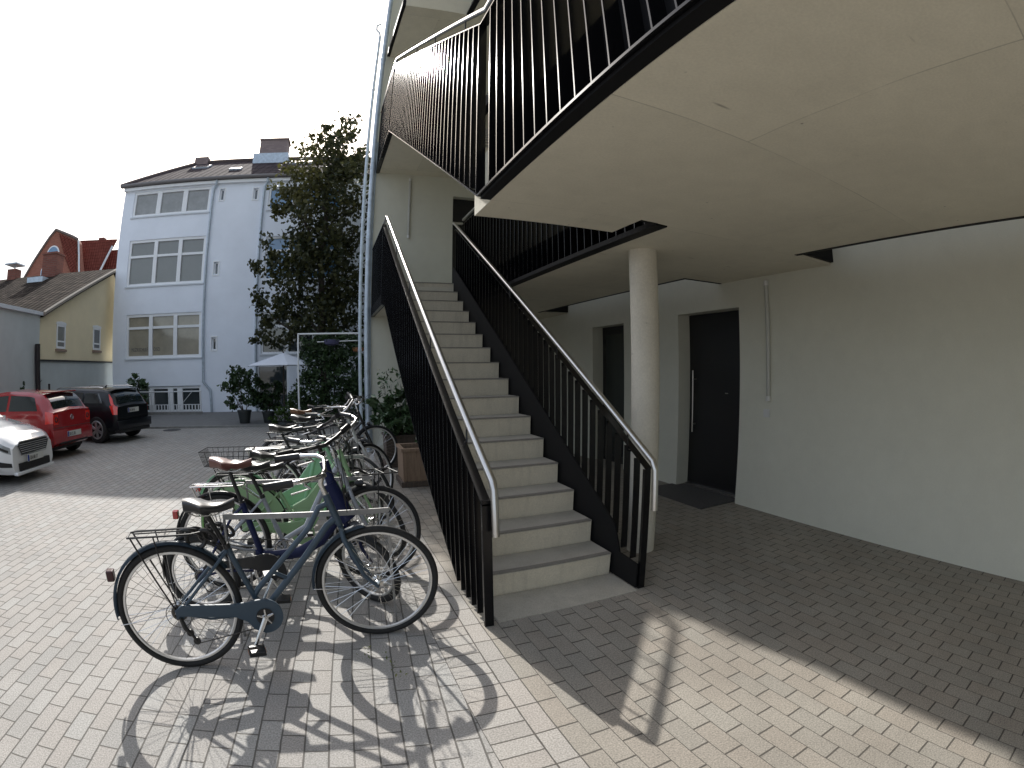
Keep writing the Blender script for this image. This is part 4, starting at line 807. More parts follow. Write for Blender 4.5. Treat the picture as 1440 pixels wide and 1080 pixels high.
def bicycle(loc, heading, lean, steer, cfg, label, name='bicycle'):
    """local frame: x forward from the rear axle, y to the rider's left, z up; origin on the ground under the rear axle"""
    R, tw, wb = cfg.get('R', 0.348), cfg.get('tw', 0.019), cfg.get('wb', 1.109)
    e = empty(name, (loc[0], loc[1], 0), label=label, cat='bicycle', group='bicycles parked in the rack')
    e.rotation_euler = Matrix.Rotation(heading, 4, 'Z').to_3x3().to_4x4().to_euler(); e.rotation_euler = (Matrix.Rotation(heading, 4, 'Z') @ Matrix.Rotation(-lean, 4, 'X')).to_euler()
    fm, fr_ = cfg['paint'], cfg.get('style', 'step')
    ha = math.radians(cfg.get('head', 70)); hd = Vector((-math.cos(ha), 0, math.sin(ha)))        # steering axis, upwards
    front = Vector((wb, 0, R)); off = 0.045
    base = front - Vector((math.sin(ha), 0, math.cos(ha))) * off                                   # point of the axis nearest the front axle
    crown = base + hd * (R + 0.035); hb0 = base + hd * (R + 0.065); ht = base + hd * (R + 0.065 + cfg.get('headlen', 0.20)); stem = ht + hd * cfg.get('stem', 0.09)
    Rot = Matrix.Translation(base) @ Matrix.Rotation(steer, 4, hd) @ Matrix.Translation(-base)
    TT = lambda v: Rot @ Vector(v)
    bb = Vector((0.45, 0, 0.285)); sx = cfg.get('seat_x', 0.235); sz = cfg.get('seat_z', 0.90)
    sj = bb + (Vector((sx, 0, sz)) - bb) * cfg.get('sj', 0.64)                                       # top of the seat tube
    fz = 0.046
    # frame
    b = MB(); tr_ = cfg.get('tube', 0.016)
    hm = hb0.lerp(ht, 0.18); hm2 = hb0.lerp(ht, 0.72)
    if fr_ == 'step':        # two nearly parallel swooping down tubes
        b.tube([hm, hm + Vector((-0.055, 0, -0.035)), hm.lerp(bb, 0.35) + Vector((-0.030, 0, -0.03)), bb + Vector((0.035, 0, 0.03))], tr_ * 1.05, 12, flat=(1.1, 0.9))
        b.tube([hm2, hm2 + Vector((-0.06, 0, -0.02)), hm2 + Vector((-0.12, 0, -0.12)), hm.lerp(bb, 0.80) + Vector((-0.10, 0, 0.035)), bb + Vector((-0.035, 0, 0.09))], tr_ * 0.95, 12)
        b.tube([hm.lerp(bb, 0.60) + Vector((-0.02, 0, -0.02)), hm.lerp(bb, 0.66) + Vector((-0.08, 0, 0.06))], tr_ * 0.7, 10)
    elif fr_ == 'deep':      # single thick low down tube (electric bicycle)
        b.tube([hm + Vector((0, 0, 0.05)), hm + Vector((-0.05, 0, -0.06)), bb + Vector((0.36, 0, 0.17)), bb + Vector((0.22, 0, 0.10)), bb + Vector((0.05, 0, 0.085)), bb + Vector((-0.07, 0, 0.10))], 0.030, 12, flat=(1.2, 0.8))
        b.tube([hb0, ht + hd * 0.01], 0.030, 12)
    elif fr_ == 'wave':      # single big tube with gusset
        b.tube([hm2, hm2 + Vector((-0.10, 0, -0.12)), bb + Vector((0.16, 0, 0.15)), bb + Vector((-0.02, 0, 0.06)), sj.lerp(bb, 0.55)], tr_ * 1.35, 12)
    else:                    # diamond
        tt = sj.lerp(bb, 0.06); b.tube([hm2, tt], tr_, 12); b.tube([hm, bb], tr_ * 1.15, 12)
    b.tube([bb, sj], tr_ * 1.02, 12); b.tube([hb0 - hd * 0.0, ht], tr_ * 1.25, 14)
    b.tube([bb + Vector((0, -0.036, 0)), bb + Vector((0, 0.036, 0))], 0.022, 14)
    for s in (-1, 1):
        b.tube([bb + Vector((-0.03, s * 0.026, 0)), Vector((0.16, s * 0.05, 0.300)), Vector((0, s * 0.062, R))], [0.010, 0.009, 0.008], 8)
        b.tube([sj + Vector((0, s * 0.014, -0.02)), sj + Vector((-0.08, s * 0.045, -0.09)), Vector((0, s * 0.064, R))], [0.0085, 0.009, 0.0085], 8)
        b.box(-0.022, s * 0.062 - 0.003, R - 0.03, 0.022, s * 0.062 + 0.003, R + 0.025)
    b.build('frame', fm, e, smooth=True)
    sp_ = MB(); sp_.tube([sj - (sj - bb).normalized() * 0.03, Vector((sx, 0, sz - 0.045))], 0.0135, 12); sp_.tube([sj - (sj - bb).normalized() * 0.012, sj + (sj - bb).normalized() * 0.014], 0.020, 12); sp_.build('seat_post', cfg.get('post', M_BLKP), e, smooth=True)
    saddle(e, sx - 0.005, sz + 0.012, cfg.get('saddle', M_SADB))
    # fork
    f = MB()
    for s in (-1, 1): f.tube([crown + Vector((0, s * 0.030, 0)), crown + Vector((0, s * 0.052, -0.02)) - hd * 0.03, base + hd * 0.10 + Vector((0.004, s * 0.055, 0)), front + Vector((0, s * 0.056, 0))], [0.013, 0.0145, 0.011, 0.008], 10, T=TT)
    f.tube([crown + Vector((0, -0.045, 0)), crown + Vector((0, 0.045, 0))], 0.014, 10, T=TT); f.tube([crown, hb0], 0.016, 12, T=TT); f.build('fork', cfg.get('fork', fm), e, smooth=True)
    # wheels
    wheel_at(e, Matrix.Translation((0, 0, R)) @ Matrix.Rotation(0.3, 4, 'Y'), R, tw); wheel_at(e, Rot @ Matrix.Translation(front), R, tw)
    # fenders
    if cfg.get('fender', True):
        fmn = cfg.get('fender_mat', fm)
        fo = fender_mesh(0, R, R + 0.016, 35, 185 if cfg.get('longf', 1) else 150).build('fender', fmn, e, smooth=True)
        fender_mesh(wb, R, R + 0.016, 98 if cfg.get('shortf', 1) else 60, 182, T=TT).build('fender', fmn, e, smooth=True)
        for s in (-1, 1):
            st = MB(); st.tube([(0, s * 0.06, R), (-(R + 0.005) * math.cos(0.15), s * 0.028, R - 0.06)], 0.0022, 5); st.build('fender_stay', M_CHROME, e)
            st = MB(); st.tube([TT((wb, s * 0.052, R)), TT((wb - (R + 0.012), s * 0.027, R - 0.005))], 0.0022, 5); st.build('fender_stay', M_CHROME, e)
    # carrier
    if cfg.get('rack', True):
        rm_ = cfg.get('rack_mat', M_BLKP); zr = 2 * R + 0.055; b = MB()
        for y in (-0.060, 0.060): b.tube([(-0.20, y * 0.8, zr), (-0.16, y, zr + 0.004), (0.14, y, zr + 0.004), (0.19, y * 0.6, zr + 0.006)], 0.005, 8)
        b.tube([(-0.20, -0.05, zr), (-0.20, 0.05, zr)], 0.005, 8); b.tube([(0.19, -0.036, zr + 0.006), (0.19, 0.036, zr + 0.006)], 0.005, 8); b.tube([(0.0, -0.06, zr + 0.003), (0.0, 0.06, zr + 0.003)], 0.004, 8); b.tube([(0.10, -0.06, zr + 0.003), (0.10, 0.06, zr + 0.003)], 0.004, 8)
        for y in (-0.018, 0.018): b.tube([(-0.17, y, zr + 0.012), (0.16, y, zr + 0.014)], 0.0035, 6)
        for s in (-1, 1):
            b.tube([(-0.185, s * 0.052, zr), (-0.12, s * 0.062, zr - 0.14), (-0.015, s * 0.066, R + 0.02)], 0.005, 8); b.tube([(-0.06, s * 0.06, zr), (-0.005, s * 0.066, R + 0.03)], 0.004, 8)
            b.tube([(0.17, s * 0.045, zr), (sj.x - 0.02, s * 0.02, sj.z - 0.01)], 0.004, 8)
        b.build('luggage_rack', rm_, e, smooth=True)
    # handlebar
    b = MB(); hs = cfg.get('bar', 'city'); st_top = stem
    b.tube([ht, st_top + hd * 0.0, st_top + Vector((0.05, 0, 0.02)) + Vector(cfg.get('bar_shift', (0, 0, 0)))], 0.0145, 12, T=TT); hc = st_top + Vector((0.055, 0, 0.022)) + Vector(cfg.get('bar_shift', (0, 0, 0))); bm_ = cfg.get('bar_mat', M_CHROME)
    hw = 0.29
    for s in (-1, 1):
        if hs == 'city': P_ = [hc, hc + Vector((0.015, s * 0.06, 0.02)), hc + Vector((0.01, s * 0.17, 0.05)), hc + Vector((-0.03, s * 0.235, 0.055)), hc + Vector((-0.11, s * 0.265, 0.048)), hc + Vector((-0.27, s * 0.275, 0.030))]
        elif hs == 'flat': P_ = [hc, hc + Vector((-0.02, s * 0.12, 0.01)), hc + Vector((-0.09, s * 0.31, 0.02))]
        else: P_ = [hc, hc + Vector((0.02, s * 0.09, 0.04)), hc + Vector((-0.01, s * 0.21, 0.09)), hc + Vector((-0.14, s * 0.285, 0.095))]
        b.tube(P_, 0.0115, 10, T=TT)
    hbo = b.build('handlebar', bm_, e, smooth=True)
    for s in (-1, 1):
        if hs == 'city': a_, c_ = hc + Vector((-0.13, s * 0.2665, 0.0457)), hc + Vector((-0.275, s * 0.2755, 0.0295))
        elif hs == 'flat': a_, c_ = hc + Vector((-0.055, s * 0.21, 0.015)), hc + Vector((-0.09, s * 0.31, 0.02))
        else: a_, c_ = hc + Vector((-0.03, s * 0.22, 0.0905)), hc + Vector((-0.145, s * 0.287, 0.095))
        g = MB(); g.tube([a_, a_.lerp(c_, 0.08), a_.lerp(c_, 0.92), c_], [0.0185, 0.0205, 0.0185, 0.023], 12, T=TT); g.build('grip', cfg.get('grip', M_BLKP), hbo, smooth=True)
        l = MB(); dd = (c_ - a_).normalized(); p0 = a_ - dd * 0.03 + Vector((0.02, 0, -0.012)); l.tube([p0, p0 + Vector((0.03, 0, -0.02)), p0 + dd * 0.10 + Vector((0.035, 0, -0.035))], [0.009, 0.007, 0.005], 8, T=TT); l.build('brake_lever', cfg.get('lever', M_CHROME), hbo, smooth=True)
        cbl = MB(); cbl.tube([p0 + Vector((0.01, 0, 0)), p0 + Vector((0.10, -s * 0.06, 0.05)), hc + Vector((0.10, s * 0.02, 0.0)), hb0 + Vector((0.05, s * 0.012, 0.06))], 0.0025, 6, T=TT); cbl.build('brake_cable', M_BLKP, hbo, smooth=True)
    # lights
    if cfg.get('lamp', True):
        lp = TT(crown + Vector((0.075, 0, 0.03))); l = MB(); l.tube([lp - Vector((0.03, 0, 0)), lp - Vector((0.01, 0, 0)), lp + Vector((0.025, 0, 0))], [0.012, 0.026, 0.030], 14); l.tube([TT(crown), lp], 0.004, 6); l.build('headlight', cfg.get('lampm', M_BLKP), e, smooth=True)
    l = MB(); zz = R + (R + 0.03) * math.sin(math.radians(150)); xx = (R + 0.03) * math.cos(math.radians(150)); l.box(xx - 0.035, -0.028, zz - 0.012, xx + 0.006, 0.028, zz + 0.045, bev=0.006); l.build('tail_light', cfg.get('tail', M_REDL), e)
    # drive train on the right side (-y)
    yy = -0.062
    if cfg.get('guard'):
        b = MB(); gm = cfg['guard']; pts = arc(bb.x, bb.z, 0.098, -100, 95, 16) + [(bb.x - 0.14, bb.z + 0.088), (0.02, R + 0.048), (-0.025, R + 0.018), (0.0, R - 0.012), (bb.x - 0.16, bb.z + 0.018), (bb.x - 0.095, bb.z - 0.02), (bb.x - 0.07, bb.z - 0.065)]
        b.prism(pts, yy - 0.016, yy + 0.004, axis='y'); go = b.build('chain_guard', gm, e, bevel=0.004)
        b = MB(); b.tube([(bb.x, yy - 0.017, bb.z), (bb.x, yy - 0.020, bb.z)], 0.048, 28); b.build('guard_opening', M_BLKP, go)
        for q in range(5):
            a = 2 * math.pi * q / 5 + 0.3; b = MB(); b.tube([(bb.x, yy - 0.024, bb.z), (bb.x + 0.046 * math.cos(a), yy - 0.024, bb.z + 0.046 * math.sin(a))], [0.010, 0.006], 6); b.build('chainring_spider', M_CHROME, go, smooth=True)
    else:
        b = MB(); b.ring((bb.x, yy, bb.z), (0, 1, 0), 0.080, 0.006, 36, 6, (1.6, 0.4)); 
        for q in range(5):
            a = 2 * math.pi * q / 5; b.tube([(bb.x, yy, bb.z), (bb.x + 0.075 * math.cos(a), yy, bb.z + 0.075 * math.sin(a))], 0.006, 6)
        b.build('chainring', M_CHROME if not cfg.get('dark') else M_BLKP, e, smooth=True)
        b = MB(); b.tube([(bb.x, yy, bb.z + 0.084), (0, yy, R + 0.036), (-0.034, yy, R), (0, yy, R - 0.036), (0.03, yy, R - 0.10), (bb.x, yy, bb.z - 0.084)], 0.0045, 6); b.build('chain', M_CHAIN, e)
    b = MB(); b.ring((0, -0.052, R), (0, 1, 0), 0.036, 0.010, 24, 6, (1, 1)); b.build('cassette', M_CHAIN, e, smooth=True)
    if cfg.get('derailleur'):
        b = MB(); b.tube([(0.0, -0.075, R - 0.02), (0.015, -0.085, R - 0.075), (0.035, -0.075, R - 0.11)], [0.011, 0.014, 0.009], 8); b.tube([(0.035, -0.080, R - 0.10), (0.06, -0.080, R - 0.155)], 0.009, 8); b.tube([(0.035, -0.083, R - 0.105), (0.035, -0.072, R - 0.105)], 0.02, 14); b.tube([(0.06, -0.083, R - 0.155), (0.06, -0.072, R - 0.155)], 0.02, 14); b.build('derailleur', M_BLKP, e, smooth=True)
        b = MB(); b.ring((-0.005, -0.07, R - 0.005), (0, 1, 0), 0.068, 0.0022, 32, 5); b.build('spoke_guard', M_CHAIN, e, smooth=True)
        b = MB(); b.tube([(0.065, -0.078, R - 0.17), (bb.x - 0.03, yy - 0.002, bb.z - 0.062)], 0.0035, 6); b.build('chain', M_CHAIN, e)
    ca = math.radians(cfg.get('crank', -125)); cx, cz = bb.x + 0.17 * math.cos(ca), bb.z + 0.17 * math.sin(ca)
    b = MB(); b.tube([(bb.x, yy - 0.032, bb.z), (cx, yy - 0.045, cz)], [0.015, 0.010], 10, flat=(1, 0.7)); b.tube([(bb.x, yy + 0.02, bb.z), (bb.x, yy - 0.040, bb.z)], 0.013, 12); cr_ = b.build('crank', M_CHROME, e, smooth=True)
    b = MB(); b.box(cx - 0.045, yy - 0.145, cz - 0.012, cx + 0.045, yy - 0.055, cz + 0.012, bev=0.004); pd = b.build('pedal', M_BLKP, cr_)
    b = MB(); b.box(cx - 0.047, yy - 0.12, cz - 0.006, cx - 0.0455, yy - 0.08, cz + 0.006); b.build('pedal_reflector', M_ORANGE, pd); b = MB(); b.box(cx + 0.0455, yy - 0.12, cz - 0.006, cx + 0.047, yy - 0.08, cz + 0.006); b.build('pedal_reflector', M_ORANGE, pd)
    cx2, cz2 = bb.x - 0.17 * math.cos(ca), bb.z - 0.17 * math.sin(ca)
    b = MB(); b.tube([(bb.x, 0.06, bb.z), (cx2, 0.075, cz2)], [0.013, 0.010], 10); cr2 = b.build('crank', M_CHROME, e, smooth=True); b = MB(); b.box(cx2 - 0.045, 0.085, cz2 - 0.012, cx2 + 0.045, 0.175, cz2 + 0.012, bev=0.004); b.build('pedal', M_BLKP, cr2)
    if cfg.get('stand', True):
        b = MB(); b.tube([(bb.x - 0.12, 0.03, bb.z - 0.01), (bb.x - 0.16, 0.17, 0.02)], 0.008, 8); b.build('kickstand', M_CHROME, e, smooth=True)
    if cfg.get('battery'):
        b = MB(); b.prism([(bb.x - 0.02, bb.z + 0.06), (bb.x + 0.09, bb.z + 0.10), (bb.x + 0.10, bb.z - 0.03), (bb.x + 0.02, bb.z - 0.10), (bb.x - 0.08, bb.z - 0.05)], -0.05, 0.05, axis='y'); b.build('motor', M_BLKP, e, bevel=0.012)
        b = MB(); b.tube([hm2 + Vector((-0.01, 0, -0.02)), hb0 + Vector((0.02, 0, 0.02))], [0.040, 0.046], 14, flat=(1.2, 1)); b.build('head_cover', fm, e, smooth=True)
        b = MB(); b.prism(arc(bb.x, bb.z, 0.125, -30, 110, 12) + [(0.05, R + 0.085), (0.02, R + 0.06), (bb.x - 0.1, bb.z + 0.03)], yy - 0.010, yy + 0.004, axis='y'); b.build('chain_guard', M_BLKP, e, bevel=0.003)
    if cfg.get('skirt'):
        # closed skirt guard panel over the rear wheel
        pts = arc(0, R, R - 0.005, 20, 120, 16) + [(-0.06, R + 0.12), (0.05, R + 0.05), (0.20, R + 0.02)]
        for s in (-1, 1):
            b = MB(); b.prism(pts, s * 0.040 - 0.001, s * 0.040 + 0.001, axis='y'); b.build('skirt_guard', cfg['skirt'], e)
    if cfg.get('gusset'):
        b = MB(); b.prism([(bb.x - 0.03, bb.z + 0.02), (bb.x + 0.10, bb.z + 0.02), (hm.x - 0.05, hm.z - 0.06), (hm2.x - 0.05, hm2.z - 0.03), (bb.x + 0.06, bb.z + 0.26), (bb.x - 0.06, bb.z + 0.20)], -0.012, 0.012, axis='y'); b.build('frame_panel', fm, e, bevel=0.008)
    if cfg.get('basket'):
        x0, x1, y0, y1, z0, z1 = cfg['basket']; b = MB()
        def wire(p, q, r=0.0018): b.tube([p, q], r, 4, cap=False)
        for z, k in ((z1, 1.0), (z0, 0.84)):
            xm, ym = (x0 + x1) / 2, (y0 + y1) / 2; hx, hy = (x1 - x0) / 2 * k, (y1 - y0) / 2 * k
            c_ = [(xm - hx, ym - hy, z), (xm + hx, ym - hy, z), (xm + hx, ym + hy, z), (xm - hx, ym + hy, z)]
            b.tube(c_, 0.003, 6, closed=True)
        def lerpc(fx, fy, k):
            xm, ym = (x0 + x1) / 2, (y0 + y1) / 2; return xm + (fx - 0.5) * (x1 - x0) * k, ym + (fy - 0.5) * (y1 - y0) * k
        nn = 9
        for i in range(nn + 1):
            t = i / nn
            for fx, fy in ((t, 0), (t, 1), (0, t), (1, t)): wire((*lerpc(fx, fy, 1.0), z1), (*lerpc(fx, fy, 0.84), z0))
            wire((*lerpc(t, 0, 0.84), z0), (*lerpc(t, 1, 0.84), z0)); wire((*lerpc(0, t, 0.84), z0), (*lerpc(1, t, 0.84), z0))
        for q in (0.33, 0.66):
            k = 0.84 + 0.16 * q; z = z0 + (z1 - z0) * q
            for A_, B_ in (((0, 0), (1, 0)), ((1, 0), (1, 1)), ((1, 1), (0, 1)), ((0, 1), (0, 0))): wire((*lerpc(*A_, k), z), (*lerpc(*B_, k), z))
        b.build('wire_basket', M_BLKP, e)
    if cfg.get('front_rack'):
        b = MB(); z = 2 * R + 0.10; x0 = wb - 0.14
        for y in (-0.13, 0.13): b.tube([(x0, y, z), (x0 + 0.30, y, z)], 0.005, 8, T=TT)
        for x in (0, 0.1, 0.2, 0.30): b.tube([(x0 + x, -0.13, z), (x0 + x, 0.13, z)], 0.0045, 8, T=TT)
        for y in (-0.06, 0.06): b.tube([(x0 + 0.18, y, z), (wb, y, R)], 0.0045, 8, T=TT)
        b.build('front_rack', M_BLKP, e, smooth=True)
    if cfg.get('lock'):
        b = MB(); b.ring((0.16, 0, 2 * R + 0.02), (0.3, 1, 0.2), 0.05, 0.012, 24, 8); b.ring((0.22, -0.02, 2 * R + 0.03), (0.5, 1, 0.6), 0.045, 0.011, 24, 8); b.ring((0.13, 0.02, 2 * R + 0.045), (0.1, 0.6, 1), 0.055, 0.010, 24, 8)
        b.build('chain_lock', M_BLKP, e, smooth=True)
    return e
r_ = math.radians
bicycle((-2.082, -0.545), r_(13.1), r_(1.7), r_(-14.7), dict(paint=P_BLUE, seat_x=0.235, seat_z=0.875, guard=P_BLUE, derailleur=True, tail=mat('dark_tail_light', (0.04, 0.01, 0.012), 0.25), lamp=False, lock=True, bar='city', crank=-120, headlen=0.17, stem=0.06, bar_shift=(-0.045, 0, 0.02)),
        'matt steel blue step-through bicycle, nearest in the rack, with black saddle')
bicycle((-2.12, 0.13), r_(2), r_(2), r_(-50), dict(paint=P_NAVY, style='deep', R=0.262, tw=0.025, wb=1.11, tube=0.021, seat_x=0.27, seat_z=0.965, saddle=M_SADR, battery=True, fender_mat=M_BLKP, bar='flat', crank=-60, bar_mat=M_BLKP, rack=False, lock=True, headlen=0.40, stem=0.10, shortf=0, head=75),
        'dark navy electric bicycle with brown saddle and small fat wheels, second from the front')
bicycle((-2.02, 0.50), r_(3), r_(2), r_(6), dict(paint=P_SILV, style='wave', seat_x=0.24, seat_z=0.88, rack_mat=M_CHROME, fender_mat=M_BLKP, bar='flat', fork=P_SILV, front_rack=True, lamp=True, crank=-160, guard=None),
        'silver grey bicycle with small front carrier, behind the navy electric bicycle')
bicycle((-1.92, 0.90), r_(3), r_(1), r_(-58), dict(wb=1.04, paint=P_MINT, style='wave', seat_x=0.20, seat_z=0.80, skirt=P_MINT, gusset=True, saddle=M_SADB, guard=P_MINT, bar='city', crank=-20),
        'mint green bicycle with green skirt guard and low black saddle')
bicycle((-2.05, 1.30), r_(1), r_(2), r_(42), dict(paint=P_GREEN, style='wave', seat_x=0.29, seat_z=0.82, bar='flat', bar_mat=M_BLKP, gusset=True, lampm=M_CHROME, crank=-40, post=M_CHROME, wb=1.05, basket=(-0.27, 0.18, -0.17, 0.17, 0.755, 0.875), headlen=0.24),
        'fresh green bicycle carrying a black wire basket on its rear carrier')
bicycle((-1.84, 1.92), r_(4), r_(3), r_(-62), dict(wb=1.02, paint=P_BLKB, style='diamond', R=0.36, tw=0.018, seat_x=0.17, seat_z=0.965, bar='high', rack_mat=M_RIM, dark=True, crank=-100, headlen=0.24),
        'black bicycle with a silver rear carrier reaching farthest left behind the basket')
bicycle((-1.74, 2.66), r_(-2), r_(1), r_(48), dict(paint=P_WHITE, style='step', seat_x=0.24, seat_z=0.99, bar='city', dark=True, crank=30, wb=1.03, fender_mat=M_BLKP, guard=M_BLKP, headlen=0.26, stem=0.12),
        'pale framed step-through bicycle with tall chrome handlebar')
bicycle((-1.80, 3.36), r_(5), r_(4), r_(-55), dict(wb=1.04, paint=P_BLKB, style='diamond', seat_x=0.24, seat_z=1.0, saddle=mat('tan_saddle', (0.18, 0.09, 0.045), 0.4), bar='high', dark=True, crank=10, headlen=0.22),
        'black bicycle with tan saddle, last but one in the row')
bicycle((-1.62, 4.30), r_(2), r_(1), r_(10), dict(paint=P_BLKB, style='diamond', seat_x=0.24, seat_z=0.98, bar='high', dark=True, crank=-80, fender_mat=M_BLKP),
        'black bicycle farthest from the camera, its front wheel by the planters')

# ------------------------------------------------------------------ bicycle rack hoops
M_RACK = mat('galvanised_flat_bar', (0.30, 0.30, 0.30), 0.45, metal=0.8, noise=0.1, scale=30)
def rack_hoop(y, label):
    e = empty('bicycle_stand', (-1.37, y, 0), label=label, cat='bicycle stand', group='flat steel bicycle stands')
    b = MB(); h = 0.755
    b.box(-0.47, -0.004, h - 0.03, 0.47, 0.004, h); b.build('top_bar', M_RACK, e)
    for s in (-1, 1):
        b = MB(); b.box(s * 0.4645 - 0.0055, -0.014, 0.0, s * 0.4645 + 0.0055, 0.014, h - 0.0302); b.build('leg', M_RACK, e)
    return e
ORD = ['nearest flat steel bicycle stand, between the steel blue and the silver grey bicycle', 'flat steel bicycle stand between the silver grey and the mint bicycle', 'flat steel bicycle stand just behind the basket bicycle', 'flat steel bicycle stand between the silver carrier and the pale framed bicycle', 'flat steel bicycle stand between the pale framed and the tan saddle bicycle', 'farthest flat steel bicycle stand, beside the last black bicycle']
for k, y in enumerate((-0.20, 0.66, 1.56, 2.28, 3.02, 3.86)): rack_hoop(y, ORD[k])

# ------------------------------------------------------------------ wooden planters with laurel
M_WOOD = mat('weathered_wood', (0.20, 0.135, 0.09), 0.8, col2=(0.34, 0.24, 0.165), scale=3, streak=(14, 14, 1.2), bump=0.3, bscale=50)
M_WOODD = mat('dark_weathered_wood', (0.07, 0.055, 0.045), 0.85, col2=(0.12, 0.09, 0.07), scale=3, streak=(14, 14, 1.2))
M_SOIL = mat('potting_soil', (0.03, 0.022, 0.016), 1.0, noise=0.4, scale=30, bump=0.8, bscale=60)
def planter(x0, y0, w_, d_, h_, m, label, blobs, n, seed):
    e = empty('wooden_planter', (x0 + w_ / 2, y0 + d_ / 2, 0), label=label, cat='planter', group='wooden planters under the stair')
    hw, hd_ = w_ / 2, d_ / 2; b = MB(); t = 0.025
    b.box(-hw, -hd_, 0.07, hw, -hd_ + t, h_ - 0.04); b.box(-hw, hd_ - t, 0.07, hw, hd_, h_ - 0.04); b.box(-hw, -hd_ + t, 0.07, -hw + t, hd_ - t, h_ - 0.04); b.box(hw - t, -hd_ + t, 0.07, hw, hd_ - t, h_ - 0.04); b.build('box', m, e, bevel=0.003)
    b = MB(); b.box(-hw - 0.03, -hd_ - 0.03, 0.0, hw + 0.03, hd_ + 0.03, 0.069); b.build('plinth', M_WOODD, e, bevel=0.004)
    b = MB(); q = 0.02; b.box(-hw - q, -hd_ - q, h_ - 0.038, hw + q, -hd_ + 0.03, h_); b.box(-hw - q, hd_ - 0.03, h_ - 0.038, hw + q, hd_ + q, h_); b.box(-hw - q, -hd_ + 0.0302, h_ - 0.038, -hw + 0.03, hd_ - 0.0302, h_); b.box(hw - 0.03, -hd_ + 0.0302, h_ - 0.038, hw + q, hd_ - 0.0302, h_); b.build('rim', m, e, bevel=0.003)
    for s in (-1, 1): MB().box(s * hw - (0.03 if s > 0 else -0.0) - (0.0 if s > 0 else 0.0), -hd_ - 0.012, 0.07, s * hw + (0.0 if s > 0 else 0.03), -hd_ - 0.0005, h_ - 0.04).build('corner_batten', m, e)
    MB().box(-hw + t, -hd_ + t, h_ - 0.12, hw - t, hd_ - t, h_ - 0.09).build('soil', M_SOIL, e)
    r = random.Random(seed); pl = empty('laurel_bush', (x0 + w_ / 2, y0 + d_ / 2, h_ - 0.09), label=label.replace('wooden planter', 'glossy laurel bush').replace('weathered', 'leafy') if False else None)
    return e, pl
def laurel(pl, label, blobs, n, seed, group='laurel bushes in the planters', size=0.075):
    tag(pl, label, 'bush', group); r = random.Random(seed)
    leaves('foliage', blob_leaves(r, blobs, n), size, M_LL, pl, r, 2.0, up=1.2); b = MB()
    for c in blobs: branch(b, r, Vector((r.uniform(-0.05, 0.05), r.uniform(-0.05, 0.05), -0.02)), Vector(c[:3]), 0.008, 0.003, 4, 0.02)
    b.build('stem', M_BARK, pl, smooth=True)
e1_, pl1 = planter(-0.28, 3.30, 0.46, 0.46, 0.50, M_WOOD, 'weathered wooden planter nearest the stair railing with a square rim', None, 0, 1)
laurel(pl1, 'small sparse laurel growing low in the nearer wooden planter', [(0.12, 0.05, 0.14, 0.10), (0.18, -0.05, 0.2, 0.08)], 45, 5)
e2_, pl2 = planter(-0.33, 4.62, 0.46, 0.42, 0.50, M_WOODD, 'darker wooden planter half hidden behind the nearer planter', None, 0, 2)
laurel(pl2, 'full glossy laurel bush in the farther planter, spreading past the downpipe', [(-0.05, 0, 0.34, 0.30), (0.22, -0.1, 0.32, 0.26), (-0.25, 0.05, 0.36, 0.22), (0.05, 0, 0.62, 0.2), (0.30, -0.3, 0.28, 0.2), (-0.1, -0.2, 0.25, 0.22), (-0.3, -0.1, 0.55, 0.18), (0.25, 0, 0.55, 0.2)], 900, 6, size=0.10)
r2_ = random.Random(9)
tw_ = MB()
for i in range(16):
    a = r2_.uniform(0, 6.28); x = 0.28 * math.cos(a); branch(tw_, r2_, Vector((x * 0.2, 0, 0.2)), Vector((x, 0.2 * math.sin(a), r2_.uniform(0.7, 1.12))), 0.004, 0.0018, 5, 0.03)
tw_.build('bare_twigs', M_BARK, pl2)
leaves('twig_leaves', [(Vector((r2_.uniform(-0.32, 0.32), r2_.uniform(-0.2, 0.2), r2_.uniform(0.6, 1.1))), r2_.random()) for _ in range(150)], 0.045, M_LL, pl2, r2_, 1.8)
# weeds in the joints by the bicycles
M_WEED = leaf_mat('weed_leaves', (0.10, 0.14, 0.03), (0.20, 0.22, 0.06), 0.3)
wd = []
for cx, cy, k in ((-1.12, -0.50, 9), (-0.985, -0.72, 10), (-1.01, -0.60, 6), (-1.65, 0.25, 4)):
    for _ in range(k): wd.append((Vector((cx + rnd.gauss(0, 0.02), cy + rnd.gauss(0, 0.05), abs(rnd.gauss(0, 0.012)) + 0.004)), rnd.random()))
wo = leaves('weeds', wd, 0.010, M_WEED, None, rnd, 2.2, up=0.2); tag(wo, 'tiny yellow green weeds growing in the paving joints under the nearest bicycle', 'weeds', kind='stuff')

# ================================================================== CARS
def car_paint(name, c, rough=0.25):
    return mat(name, c, rough, spec=0.5, coat=1.0)
C_RED = car_paint('red_car_paint', (0.33, 0.006, 0.010)); C_BLK = mat('black_car_paint', (0.004, 0.005, 0.008), 0.3, spec=0.3, coat=0.35); C_WHT = car_paint('white_car_paint', (0.72, 0.73, 0.74))
M_CGLASS = mat('car_glass', (0.012, 0.018, 0.020), 0.04, spec=0.8, coat=1.0)
M_CTRIM = mat('black_car_trim', (0.010, 0.010, 0.011), 0.6)
M_LAMPR = mat('red_lamp_lens', (0.80, 0.03, 0.02), 0.15, coat=1.0); M_LAMPC = mat('clear_lamp_lens', (0.30, 0.32, 0.34), 0.1, coat=1.0)
M_PLATE = mat('number_plate', (0.60, 0.60, 0.57), 0.4); M_PBLUE = mat('plate_blue', (0.01, 0.04, 0.25), 0.4)
